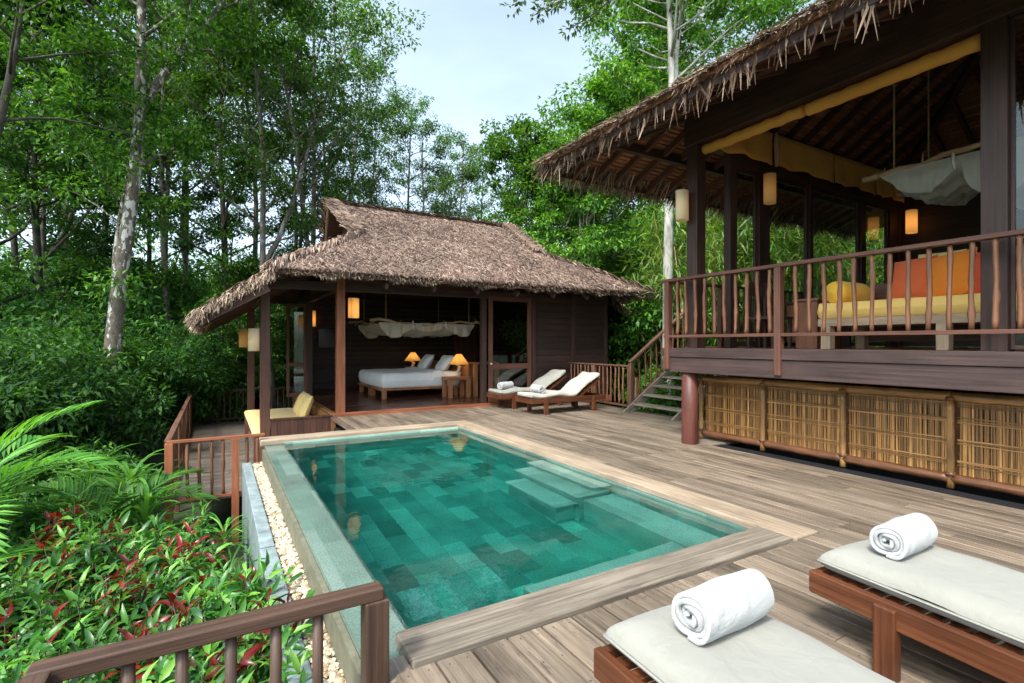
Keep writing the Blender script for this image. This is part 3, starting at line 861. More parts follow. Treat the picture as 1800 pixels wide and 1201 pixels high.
def tri_quad(a, b, c, d):
    return [(a, b, c), (a, c, d)]
def slope_vecs(a, b, c):
    """normal and downslope of the plane abc (pointing up)"""
    a, b, c = map(np.array, (a, b, c)); n = np.cross(b - a, c - a).astype(float); n /= np.linalg.norm(n)
    if n[2] < 0: n = -n
    dn = np.array([0, 0, -1.]); dn = dn - n * dn.dot(n); dn /= np.linalg.norm(dn)
    return dn, n

# ------------------------------------------------------------------ far pavilion (bedroom)
FP = thing('bedroom_pavilion', 'dark timber bedroom pavilion with a thatched hip roof at the far end of the pool', 'pavilion', (5.5, 13.8, 0))
FZ = 0.06
ft = MB(); planks(ft, 2.12, 9.3, 10.8, 16.8, FZ, w=0.11, gap=0.003, along='X', lmin=2, lmax=3.5); ft.build('floor', 'floor_wood', FP)
k = MB(); k.span((2.05, 10.73, -0.10), (9.35, 10.797, FZ + 0.012)); k.build('sill', 'post_red', FP, bevel=0.006)
k = MB(); k.span((2.02, 10.8, -1.4), (2.115, 16.8, FZ + 0.01)); k.build('plinth', 'teak_light', FP)
k = MB(); k.span((2.13, 10.9, -1.4), (9.3, 16.8, FZ - 0.04)); k.build('foundation', 'black_void', FP)
def board_wall(mb, x0, x1, y0, y1, z0, z1, w=0.16):
    z = z0
    while z < z1 - 0.01:
        zz = min(z1, z + w); mb.span((x0, y0, z + 0.003), (x1, y1, zz - 0.003)); z = zz
k = MB(); board_wall(k, 2.2, 9.3, 16.8, 16.86, FZ, 2.95); k.build('back_wall', 'wall_wood', FP)
k = MB(); board_wall(k, 9.24, 9.30, 10.9, 16.8, FZ, 2.95); k.build('side_wall', 'wall_wood', FP)
k = MB(); board_wall(k, 6.95, 8.1, 10.81, 10.86, FZ, 2.9); k.build('front_wall', 'wall_wood', FP)
k = MB(); board_wall(k, 8.16, 9.18, 10.81, 10.86, FZ, 2.9); k.build('front_wall', 'wall_wood', FP)
k = MB(); board_wall(k, 2.18, 2.24, 14.8, 16.8, FZ, 2.95); k.build('side_wall', 'wall_wood', FP)
for x in (6.90, 8.13, 9.24):
    k = MB(); k.span((x - 0.05, 10.76, 0), (x + 0.05, 10.9, 2.9)); k.build('post', 'dark_wood', FP, bevel=0.005)
k = MB(); k.span((2.12, 10.74, FZ), (2.29, 10.90, 2.9)); k.build('post', 'post_red', FP, bevel=0.008)
k = MB(); k.span((5.44, 10.77, FZ), (5.56, 10.90, 2.9)); k.build('post', 'dark_wood', FP, bevel=0.005)
for y in (14.72,):
    k = MB(); k.span((2.12, y - 0.07, FZ), (2.26, y + 0.07, 2.9)); k.build('post', 'dark_wood', FP, bevel=0.005)
k = MB(); k.span((0.74, 10.775, 2.562), (9.35, 10.88, 2.73)); k.build('beam', 'dark_wood', FP, bevel=0.005)
k = MB(); k.span((2.15, 10.9, 2.6), (2.27, 16.8, 2.85)); k.build('beam', 'dark_wood', FP)
# outer posts of the seating bay
for x, y, zt in ((0.81, 10.86, 2.56), (0.81, 15.4, 2.56)):
    k = MB(); k.span((x - 0.085, y - 0.08, -1.4), (x + 0.085, y + 0.08, zt)); k.build('post', 'post_brown', FP, bevel=0.008)
k = MB(); k.span((0.74, 10.9, 2.40), (0.87, 15.3, 2.555)); k.build('beam', 'dark_wood', FP)
# rafters of the overhang
for y in (9.9, 11.2, 12.6, 14.0, 15.4, 16.9):
    xh = 0.8 if y < 11 else (1.7 if y < 11.5 or y > 16 else 2.3)
    k = MB(); k.bar((-0.28, y, 1.82), (xh, y, 1.82 + (xh + 0.28) * 0.60), 0.07, 0.11); k.build('rafter', 'post_brown', FP)
for x in (2.9, 3.9, 4.9, 5.9, 6.9, 7.9, 8.9):
    k = MB(); k.bar((x, 9.88, 2.60), (x, 11.4, 3.50), 0.06, 0.1); k.build('rafter', 'dark_wood', FP)
# ceiling sheet under the roof (dark inside)
k = MB(); k.poly_slab([(2.2, 10.85, 2.98), (9.3, 10.85, 2.98), (9.3, 16.85, 2.98), (2.2, 16.85, 2.98)], 0.03); k.build('ceiling', 'wall_wood', FP)
# roof planes
E0, ER, YR, ZR = 9.8, 17.4, 13.6, 5.08
ZE = 2.84
GA = 11.8; ZG = 3.96
rf = MB(); T = 0.12
A1, A2 = (0.85, E0, ZE), (10.0, E0, ZE)
B1, B2 = (2.80, GA, ZG), (7.75, GA, ZG)
R1, R2 = (2.50, YR, ZR), (7.80, YR, ZR - 0.05)
V1 = (2.62, GA, ZG)
A3, A4 = (0.85, ER, ZE), (10.0, ER, ZE)
B3, B4 = (2.80, 2 * YR - GA, ZG), (7.75, 2 * YR - GA, ZG)
LL0, LL1 = (-0.32, E0, 1.98), (-0.32, ER, 1.98)
rf.poly_slab([A1, A2, B2, B1], T)
rf.poly_slab([B1, B2, R2, R1], T)
rf.poly_slab([A4, A3, B3, B4], T)
rf.poly_slab([B4, B3, R1, R2], T)
rf.poly_slab([LL1, LL0, A1, B1, B3, A3], T)
rf.poly_slab([A2, A4, B4, B2], T)
RR0, RR1, RR2, RR3 = (9.6, 11.2, 2.86), (9.6, 17.2, 2.86), (11.2, 17.2, 2.15), (11.2, 11.2, 2.15)
rf.poly_slab([RR0, RR3, RR2, RR1], T)
roof = rf.build('roof', 'ceiling_dark', FP)
rng = np.random.default_rng(11)
parts = []
def field(tris, n, **kw):
    dn, nn = slope_vecs(*tris[0]); parts.append(thatch_field(tris, n, rng, dn, nn, **kw))
field(tri_quad(A1, A2, B2, B1), 50000)
field(tri_quad(B1, B2, R2, R1), 30000)
field(tri_quad(LL0, A1, B1, LL1) + tri_quad(A1, B1, B3, A3), 22000, Ln=(0.14, 0.3))
field(tri_quad(A2, A4, B4, B2), 4000)
field(tri_quad(A4, A3, B3, B4) + tri_quad(B4, B3, R1, R2), 4000)
field(tri_quad(RR0, RR3, RR2, RR1), 2500)
V, F = cat_vf(parts); np_mesh('thatch', V, F, 'thatch', FP.children[-1] if False else roof)
parts = []
parts.append(fringe((0.7, E0 + 0.02, ZE + 0.04), (10.05, E0 + 0.02, ZE + 0.04), (0, -1, 0), 14000, rng, Ln=(0.06, 0.13), Wd=(0.010, 0.022), thick=0.13, drop=0.5))
parts.append(fringe((-0.34, E0 + 0.02, 2.0), (0.9, E0 + 0.02, ZE + 0.02), (-0.35, -0.7, -0.2), 3000, rng, Ln=(0.10, 0.26), Wd=(0.010, 0.022), thick=0.11, drop=0.4, spread=0.35))
parts.append(fringe((-0.32, E0, 2.02), (-0.32, ER, 2.02), (-0.9, 0, -0.2), 3500, rng, Ln=(0.10, 0.26), thick=0.11, drop=0.6, spread=0.35))
parts.append(fringe((10.0, E0, ZE + 0.04), (10.0, ER, ZE + 0.04), (1, 0, 0), 2500, rng, Ln=(0.10, 0.25), thick=0.16))
parts.append(fringe((11.2, 11.1, 2.17), (11.2, 17.2, 2.17), (0.9, 0, -0.2), 2500, rng, Ln=(0.15, 0.35), thick=0.14))
parts.append(fringe((9.7, 11.15, 2.85), (11.2, 11.15, 2.17), (0.1, -0.9, -0.3), 1200, rng, Ln=(0.12, 0.3), thick=0.14))
V, F = cat_vf(parts); np_mesh('eave_fringe', V, F, 'thatch_edge', roof)
# ridge and hip caps
parts = []
for a, b in ((R1, R2), (B1, A1), (B2, A2)):
    a_, b_ = np.array(a, float), np.array(b, float)
    ln = np.linalg.norm(b_ - a_); n = int(ln * 420); t = rng.random((n, 1))
    P = a_ + (b_ - a_) * t + np.array([0, 0, 0.07]) + rng.normal(0, 0.03, (n, 3))
    al = (b_ - a_) / ln; sd = np.cross(al, [0, 0, 1.])
    sg = rng.choice([-1, 1], (n, 1))
    D = sd * sg * 0.7 + al * 0.9 + np.array([0, 0, -0.35]) + rng.normal(0, 0.12, (n, 3))
    parts.append(strips(P, D, np.array([0, 0, 1.]) + rng.normal(0, .2, (n, 3)), rng.uniform(0.12, 0.26, n), rng.uniform(0.02, 0.04, n)))
V, F = cat_vf(parts); np_mesh('ridge_cap', V, F, 'thatch', roof)
# gablets: thick bundled verge, pale bargeboard, dark board behind
for sx, xx in ((-1, 2.50), (1, 7.8)):
    ap = (xx, YR, ZR + 0.06)
    for sy in (-1, 1):
        lo = (xx + (0.22 if sx < 0 else -0.02), YR + sy * (YR - GA), ZG + 0.10)
        k = MB(); k.bar(Vector(lo) + Vector((0.12 * -sx, 0, 0)), Vector(ap) + Vector((0.12 * -sx, 0, 0)), 0.26, 0.13)
        k.build('verge', 'thatch_edge', roof, bevel=0.03)
        k = MB(); k.bar(Vector(lo) + Vector((sx * 0.03, 0, -0.11)), Vector(ap) + Vector((sx * 0.03, 0, -0.13)), 0.035, 0.06)
        k.build('bargeboard', 'driftwood', roof)
        a_, b_ = np.array(ap), np.array(lo); n = 1500; t = rng.random((n, 1))
        P = a_ + (b_ - a_) * t + np.array([0, 0, 0.03]) + rng.normal(0, 1, (n, 3)) * np.array([0.10, 0.02, 0.03])
        D = np.array([-sx * 0.8, 0, 0]) + (b_ - a_) / np.linalg.norm(b_ - a_) * 0.9 + rng.normal(0, 0.2, (n, 3))
        V, F = strips(P, D, np.array([sx * 0.3, sy * 0.4, 0.9]) + rng.normal(0, .25, (n, 3)), rng.uniform(0.1, 0.22, n), rng.uniform(0.015, 0.03, n))
        np_mesh('verge_thatch', V, F, 'thatch', roof)
    k = MB(); xg = xx + (0.45 if sx < 0 else -0.3)
    b0 = len(k.v); k.v += [(xg, GA, ZG), (xg, 2 * YR - GA, ZG), (xg, YR, ZR), (xg + 0.03, GA, ZG), (xg + 0.03, 2 * YR - GA, ZG), (xg + 0.03, YR, ZR)]
    k.face([0, 1, 2]); k.face([5, 4, 3]); k.face([0, 3, 4, 1]); k.face([1, 4, 5, 2]); k.face([2, 5, 3, 0])
    k.build('gable_board', 'wall_wood', roof)

def panel_door(parent, name, ax, a0, a1, fixed, z0, z1, st=0.09, rails=(), mat='post_brown', th=0.045, knob=None):
    """framed glass leaf; ax 'X': runs along X at y=fixed, 'Y': along Y at x=fixed"""
    def bx(mb, p, q, zz0, zz1, t=th):
        if ax == 'X': mb.span((p, fixed - t / 2, zz0), (q, fixed + t / 2, zz1))
        else: mb.span((fixed - t / 2, p, zz0), (fixed + t / 2, q, zz1))
    f = MB()
    bx(f, a0, a0 + st, z0, z1); bx(f, a1 - st, a1, z0, z1)
    bx(f, a0 + st, a1 - st, z0, z0 + st * 1.3); bx(f, a0 + st, a1 - st, z1 - st, z1)
    for r_ in rails: bx(f, a0 + st, a1 - st, r_ - st * 0.6, r_ + st * 0.6)
    fo = f.build(name, mat, parent, bevel=0.004)
    g = MB(); bx(g, a0 + st - 0.005, a1 - st + 0.005, z0 + st, z1 - st + 0.005, 0.008)
    g.build('glass_pane', 'window_glass', fo)
    return fo
d1 = panel_door(FP, 'sliding_door', 'X', 5.62, 6.82, 10.79, FZ + 0.03, 2.62, rails=(0.93,), st=0.11)
k = MB(); k.tube([(5.675, 10.765, 1.0), (5.675, 10.73, 1.0)], 0.025, 12); k.build('knob', 'brass_knob', d1, smooth=True)
panel_door(FP, 'folded_door', 'X', 1.62, 2.12, 14.75, FZ, 2.55, rails=(0.93,), st=0.07)
panel_door(FP, 'folded_door', 'X', 1.64, 2.12, 14.85, FZ, 2.55, rails=(0.93,), st=0.07)

# platform bay skirt and daybed seat
k = thing('daybed_bench', 'low boarded bench box sunk beside the pool with a wooden end panel', 'bench', (1.2, 11, -0.85))
q = MB()
x = 0.90
while x < 2.0:
    q.span((x + 0.002, 10.80, -0.85), (min(2.02, x + 0.12) - 0.002, 10.835, 0.005)); x += 0.12
q.build('skirt', 'post_brown', k)
q = MB(); q.span((0.897, 10.775, 0.007), (2.04, 10.86, 0.037)); q.build('skirt_cap', 'post_brown', k, bevel=0.004)
q = MB(); q.span((0.62, 10.90, -0.40), (1.96, 14.5, -0.31)); q.build('seat_base', 'post_brown', k)
for yy in (10.95, 14.4):
    q = MB(); q.span((0.62, yy - 0.04, -0.85), (0.70, yy + 0.04, -0.401)); q.build('leg', 'post_brown', k)
q = MB(); q.span((1.965, 10.862, -0.6), (2.015, 14.6, 0.04)); q.build('end_panel', 'teak_light', k)

def cushion(mb, c, size, r=0.45, puff=0.5, nu=14, nv=10, corner=1.0, mat=None, sag=0):
    """pillow-like solid: flat box whose thickness swells toward the middle; seam at mid height"""
    sx, sy, sz = size
    def pt(u, v, side):
        x, y = u * 2 - 1, v * 2 - 1
        e = (1 - abs(x) ** 3.0) * (1 - abs(y) ** 3.0)
        h = max(0.0, e) ** puff * sz / 2
        k_ = 1 - 0.04 * corner * (1 - abs(x) ** 2) * (abs(y) ** 4); k2 = 1 - 0.04 * corner * (1 - abs(y) ** 2) * (abs(x) ** 4)
        p = Vector((x * sx / 2 * k2, y * sy / 2 * k_, side * h - sag * (1 - x * x)))
        if mat is not None: p = mat @ p
        return (p.x + c[0], p.y + c[1], p.z + c[2])
    mb.grid(lambda u, v: pt(u, v, 1), nu, nv)
    mb.grid(lambda u, v: pt(1 - u, v, -1), nu, nv)
    return mb
def slab_cushion(mb, x0, x1, y0, y1, z0, z1, r=0.04, nx=16, ny=16, wob=0.008, zf=None, seed=0):
    """thick mattress with rounded edges; zf(x, y) lifts it"""
    rr = random.Random(seed); ph = [rr.uniform(0, 6) for _ in range(6)]
    def prof(u, v, side):
        def rnd(t, a, b):
            return a + (b - a) * t
        x = rnd(u, x0, x1); y = rnd(v, y0, y1)
        ex = min(x - x0, x1 - x); ey = min(y - y0, y1 - y); e = min(ex, ey)
        q = 1.0 if e >= r else max(0.0, 1 - (1 - e / r) ** 2.4) ** 0.5
        h = (z1 - z0) / 2 * q
        z = (z0 + z1) / 2 + side * h + (wob * (math.sin(x * 9 + ph[0]) * math.sin(y * 7 + ph[1]) + 0.5 * math.sin(x * 17 + y * 13 + ph[2])) if side > 0 else 0)
        if zf: z += zf(x, y)
        return (x, y, z)
    def warp(t, r_, L, n_):
        return t
    us = lambda t: (math.sin((t - 0.5) * math.pi) / 2 + 0.5) * 0.8 + t * 0.2
    mb.grid(lambda u, v: prof(us(u), us(v), 1), nx, ny)
    mb.grid(lambda u, v: prof(us(1 - u), us(v), -1), nx, ny)
    return mb
def weld(o):
    w_ = o.modifiers.new('weld', 'WELD'); w_.merge_threshold = 0.0005
    # weld first so that later smoothing closes the seam
    return o
q = MB(); slab_cushion(q, 0.60, 1.94, 10.87, 14.4, -0.31, -0.18, r=0.07, seed=3)
tag(q.build('seat_cushion', 'pale_yellow_fabric', smooth=True), 'long pale yellow seat cushion on the sunken bench beside the pool corner', 'cushion')
for i, (yy, lab, tilt) in enumerate(((12.1, 'front pale yellow pillow leaning on the end of the sunken bench', -68), (12.8, 'rear pale yellow pillow half hidden behind the front one on the sunken bench', -66))):
    q = MB(); mt = Matrix.Rotation(R(tilt), 3, 'Y') @ Matrix.Rotation(R(3 * i), 3, 'X')
    cushion(q, (1.72, yy, 0.08), (0.56, 0.62, 0.2), mat=mt)
    tag(q.build('pillow', 'pale_yellow_fabric', smooth=True), lab, 'pillow', 'pale yellow pillows')
k = MB(); k.span((1.62, 8.93, -0.17), (1.975, 9.18, -0.09)); k.span((1.70, 9.3, -0.3), (1.88, 9.0, -0.1))
tag(MB().span((1.52, 8.96, -0.22), (1.972, 9.62, -0.10)).build('step_plank', 'coping_light', bevel=0.01), 'small pale wooden step between the sunken bench and the deck', 'step')

# lanterns: half-round paper shade on a back plate
def lantern(label, loc, w, h, facing, mat, group='paper lanterns on the posts', round_=True, name='wall_lantern'):
    t = thing(name, label, 'lantern', loc, group)
    k = MB()
    if round_:
        k.grid(lambda u, v: (loc[0] + w / 2 * math.cos(u * 2 * math.pi), loc[1] + w / 2 * 0.8 * math.sin(u * 2 * math.pi), loc[2] + (v - 0.5) * h), 20, 1, True)
    else:
        k.box(loc, (w, w * 0.55, h), Matrix.Rotation(facing, 3, 'Z'))
    sh = k.build('lamp_shade', mat, t, smooth=round_)
    if round_:
        s_ = sh.modifiers.new('solid', 'SOLIDIFY'); s_.thickness = 0.006
    k = MB(); k.tube([(loc[0], loc[1], loc[2] - h * 0.3), (loc[0], loc[1], loc[2] + h * 0.52)], 0.012, 8); k.build('socket', 'metal_dark', t, smooth=True)
    return t
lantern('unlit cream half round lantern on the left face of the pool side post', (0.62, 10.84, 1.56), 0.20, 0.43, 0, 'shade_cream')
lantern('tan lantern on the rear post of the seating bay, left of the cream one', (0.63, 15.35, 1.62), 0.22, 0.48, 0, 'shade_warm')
lantern('warm square lantern hanging inside the bedroom beside the front red post', (2.52, 11.02, 2.24), 0.20, 0.42, 0.5, 'shade_lit', round_=False)
lantern('small glowing lantern on the bedroom back wall seen left of the red post', (2.55, 16.6, 2.25), 0.20, 0.48, 0, 'shade_lit')
k = MB(); k.span((2.75, 16.72, 1.35), (3.6, 16.79, 1.95)); tag(k.build('television', 'tv_black', bevel=0.01), 'flat black television on the dark bedroom back wall', 'television')

k = MB(); k.span((7.35, 16.74, FZ), (8.25, 16.79, 2.45)); o_ = k.build('wooden_door', 'post_brown', bevel=0.01); tag(o_, 'brown boarded door in the dark back wall of the bedroom', 'door')
# bed
bed = thing('bed', 'wide low teak bed made up with white linen in the bedroom pavilion', 'bed', (4.8, 14.0, FZ))
k = MB(); k.span((3.62, 12.88, 0.27), (5.85, 15.3, 0.335)); k.build('bed_frame', 'teak_light', bed, bevel=0.008)
for x, y in ((3.72, 12.93), (3.72, 14.0), (3.72, 14.25), (3.72, 15.25), (5.7, 12.93), (5.7, 15.25)):
    k = MB(); k.span((x - 0.06, y - 0.05, FZ), (x + 0.06, y + 0.05, 0.27)); k.build('leg', 'teak_light', bed, bevel=0.005)
k = MB(); slab_cushion(k, 3.64, 5.85, 12.84, 15.34, 0.32, 0.72, r=0.12, nx=24, ny=24, wob=0.006, seed=5); k.build('duvet', 'linen_white', bed, smooth=True)
k = MB(); slab_cushion(k, 5.0, 5.35, 12.82, 15.36, 0.40, 0.755, r=0.1, nx=8, ny=24, wob=0.01, seed=6); k.build('turned_sheet', 'linen_white', bed, smooth=True)
for i, (x, y, tl, lab) in enumerate(((5.55, 13.35, -50, 'white bed pillow nearest the front lamp'), (5.65, 13.55, -62, 'white bed pillow standing behind the front one'),
                                     (5.45, 14.55, -52, 'white bed pillow in the middle of the bed head'), (5.6, 14.85, -62, 'white bed pillow nearest the far lamp'))):
    q = MB(); cushion(q, (x, y, 0.93), (0.5, 0.68, 0.22), mat=Matrix.Rotation(R(tl), 3, 'Y'))
    tag(q.build('pillow', 'linen_white', smooth=True), lab, 'pillow', 'white bed pillows')
k = MB(); k.span((5.90, 12.55, FZ), (5.96, 15.6, 0.95)); tag(k.build('headboard_screen', 'teak_light', bevel=0.006), 'plain teak screen standing at the head of the bed', 'headboard')
t = thing('console_table', 'tall narrow teak console table beside the head of the bed', 'table', (6.3, 12.9, FZ))
k = MB(); k.span((5.98, 12.3, 0.93), (6.75, 12.75, 0.975)); k.build('table_top', 'teak_light', t, bevel=0.005)
for x, y in ((6.04, 12.36), (6.69, 12.36), (6.04, 12.69), (6.69, 12.69)):
    k = MB(); k.span((x - 0.055, y - 0.04, FZ), (x + 0.055, y + 0.04, 0.93)); k.build('leg', 'teak_light', t)
def nightstand(y, label):
    t = thing('nightstand', label, 'nightstand', (5.55, y, FZ), 'teak nightstands')
    k = MB(); k.span((5.22, y - 0.25, 0.52), (5.86, y + 0.25, 0.60)); k.build('table_top', 'teak_light', t, bevel=0.005)
    for dx, dy in ((-.26, -.2), (.26, -.2), (-.26, .2), (.26, .2)):
        k = MB(); k.span((5.54 + dx - 0.05, y + dy - 0.045, FZ), (5.54 + dx + 0.05, y + dy + 0.045, 0.52)); k.build('leg', 'teak_light', t)
nightstand(12.5, 'square legged teak nightstand on the near side of the bed')
nightstand(15.7, 'teak nightstand on the far side of the bed')
def table_lamp(x, y, z, label):
    t = thing('table_lamp', label, 'lamp', (x, y, z), 'table lamps by the bed')
    k = MB(); rr = random.Random(4)
    for i in range(6):
        a = rr.uniform(0, 6.3)
        k.tube([(x, y, z + i * 0.055), (x + 0.05 * math.cos(a), y + 0.05 * math.sin(a), z + i * 0.055 + 0.03), (x - 0.02 * math.cos(a), y, z + i * 0.055 + 0.07)], [0.03, 0.045, 0.03], 8)
    k.build('lamp_base', 'shell_white', t, smooth=True)
    k = MB(); k.grid(lambda u, v: (x + (0.27 - 0.20 * v) * math.cos(u * 6.2832), y + (0.27 - 0.20 * v) * math.sin(u * 6.2832), z + 0.33 + 0.27 * v), 24, 3, True)
    k.build('lamp_shade', 'shade_lamp', t, smooth=True)
    k = MB(); k.tube([(x, y, z + 0.40), (x, y, z + 0.44), (x, y, z + 0.48)], [0.02, 0.035, 0.018], 10); k.build('bulb', 'bulb_glow', t, smooth=True)
table_lamp(5.62, 12.5, 0.60, 'lit yellow shade lamp on the near nightstand')
table_lamp(5.45, 15.7, 0.60, 'lit yellow shade lamp on the far side of the bed')

def net_canopy(label, x0, x1, y0, y1, zb, drop, ceil, seed, mat='net_cloth', ropes=((0, 0), (1, 0), (0, 1), (1, 1)), lobes=5, tilt=0.0, knot=True, br=1.0):
    """driftwood frame on ropes with a swagged net below"""
    t = thing('net_canopy', label, 'mosquito net', ((x0 + x1) / 2, (y0 + y1) / 2, zb))
    rr = random.Random(seed)
    def zz(x, y): return zb + tilt * ((x - x0) / (x1 - x0) - 0.5)
    sides = [((x0, y0), (x1, y0)), ((x0, y1), (x1, y1)), ((x0, y0), (x0, y1)), ((x1, y0), (x1, y1))]
    for (a, b) in sides:
        a, b = Vector((*a, zz(*a))), Vector((*b, zz(*b))); d = (b - a).normalized(); L_ = (b - a).length
        pts = []; n_ = 14
        for i in range(n_):
            tt = -0.07 + 1.16 * i / (n_ - 1)
            p = a + (b - a) * tt
            pts.append(p + Vector((rr.uniform(-.02, .02), rr.uniform(-.02, .02), rr.uniform(-.035, .035) + 0.06 * math.sin(tt * 7 + seed))))
        k = MB(); k.tube(pts, [0.030 * br * (1.15 - 0.5 * i / n_) * rr.uniform(0.85, 1.15) for i in range(n_)], 8)
        for j in (3, 8, 12):
            p = pts[j]; k.tube([p, p + Vector((rr.uniform(-.1, .1), rr.uniform(-.1, .1), rr.uniform(.04, .14)))], [0.016, 0.007], 6)
        k.build('branch', 'driftwood', t, smooth=True)
    for (u, v) in ropes:
        x, y = x0 + (x1 - x0) * (0.08 + 0.84 * u), y0 + (y1 - y0) * v
        k = MB(); k.tube([(x, y, zz(x, y)), (x, y, ceil)], 0.011, 6); k.build('rope', 'rope', t, smooth=True)
    # swag: hangs between tie points along the long sides, bunched at the ends
    k = MB()
    def swag(u, v):
        x = x0 + 0.1 + (x1 - x0 - 0.2) * u; y = y0 + (y1 - y0) * v
        s = abs(math.sin(u * math.pi * lobes)) ** 0.8
        edge = (4 * v * (1 - v))
        fold = 0.020 * math.sin(u * 64 + 5 * v) + 0.022 * math.sin(v * 30 + 9 * u) + 0.012 * math.sin(u * 131 + v * 17)
        return (x, y, zz(x, y) - 0.05 - drop * (0.22 * s + 0.45 * edge ** 0.6 * (4 * u * (1 - u)) ** 0.35) + fold)
    k.grid(swag, 80, 26)
    for side in (0, 1):
        yy = y0 if side == 0 else y1
        def curtain(u, v):
            x = x0 + 0.06 + (x1 - x0 - 0.12) * u
            s = abs(math.sin(u * math.pi * lobes)) ** 0.7 * (0.75 + 0.35 * math.sin(u * 5 + seed))
            return (x + 0.03 * v * math.sin(u * 43), yy + (0.045 * math.sin(u * 60) + 0.02 * math.sin(u * 117)) * v + (0.02 if side else -0.02), zz(x, yy) - 0.02 - (0.05 + drop * 0.85 * s) * v)
        k.grid(curtain, 80, 8)
    k.build('net', mat, t, smooth=True)
    if knot:
        for i in range(1, lobes):
            u = i / lobes; x = x0 + (x1 - x0) * u
            k = MB(); k.tube([(x, y0 - 0.03, zz(x, y0) + 0.04), (x, y0 - 0.05, zz(x, y0) - 0.08), (x + 0.02, y0 - 0.05, zz(x, y0) - 0.2)], [0.02, 0.016, 0.01], 6)
            k.build('tie', 'linen_white', t, smooth=True)
    return t
net_canopy('cream mosquito net swagged below driftwood branches over the bed', 3.55, 6.35, 12.95, 15.2, 2.04, 0.46, 2.95, 2, lobes=3, tilt=-0.02)

# ------------------------------------------------------------------ sun loungers
def towel(label, c, ax, L_, r, group='rolled white towels'):
    """towel rolled along a horizontal direction ax (angle)"""
    t = MB(); turns = 3.75; n_ = 96
    d = Vector((math.cos(ax), math.sin(ax), 0)); s_ = Vector((-math.sin(ax), math.cos(ax), 0)); up = Vector((0, 0, 1))
    def prof(i):
        a = i / n_ * turns * 2 * math.pi; rr = r * (0.16 + 0.84 * (i / n_)) ** 1.0
        k = 1.0
        z = math.sin(a) * rr; y = math.cos(a) * rr * 1.06
        if z < -r * 0.9: z = -r * 0.9
        return y, z
    th = r * 0.84 / turns * 0.93
    def pt(u, v, off):
        y, z = prof(u * n_)
        a = u * turns * 2 * math.pi
        y += off * math.cos(a) * th * 0.5; z += off * math.sin(a) * th * 0.5
        e = abs(v * 2 - 1)
        xx = (v - 0.5) * L_ + (0.010 * math.sin(a * 1.3) if v in (0, 1) else 0)
        sc_ = 1 - 0.05 * e ** 6
        p = Vector(c) + d * xx + s_ * y * sc_ + up * (z * sc_ + 0.003 * math.sin(a * 3 + v * 9))
        return p
    t.grid(lambda u, v: pt(u, v, 1), n_, 10)
    t.grid(lambda u, v: pt(u, v, -1), n_, 10)
    # end edges of the cloth
    for v in (0.0, 1.0):
        t.grid(lambda u, w_: pt(u, v, 1 - 2 * w_) + d * (0.006 * math.sin(w_ * math.pi) * (1 if v else -1)), n_, 2)
    t.grid(lambda u, w_: pt(1.0, u, 1 - 2 * w_), 10, 1)
    return tag(t.build('rolled_towel', 'towel_white', smooth=True), label, 'towel', group)
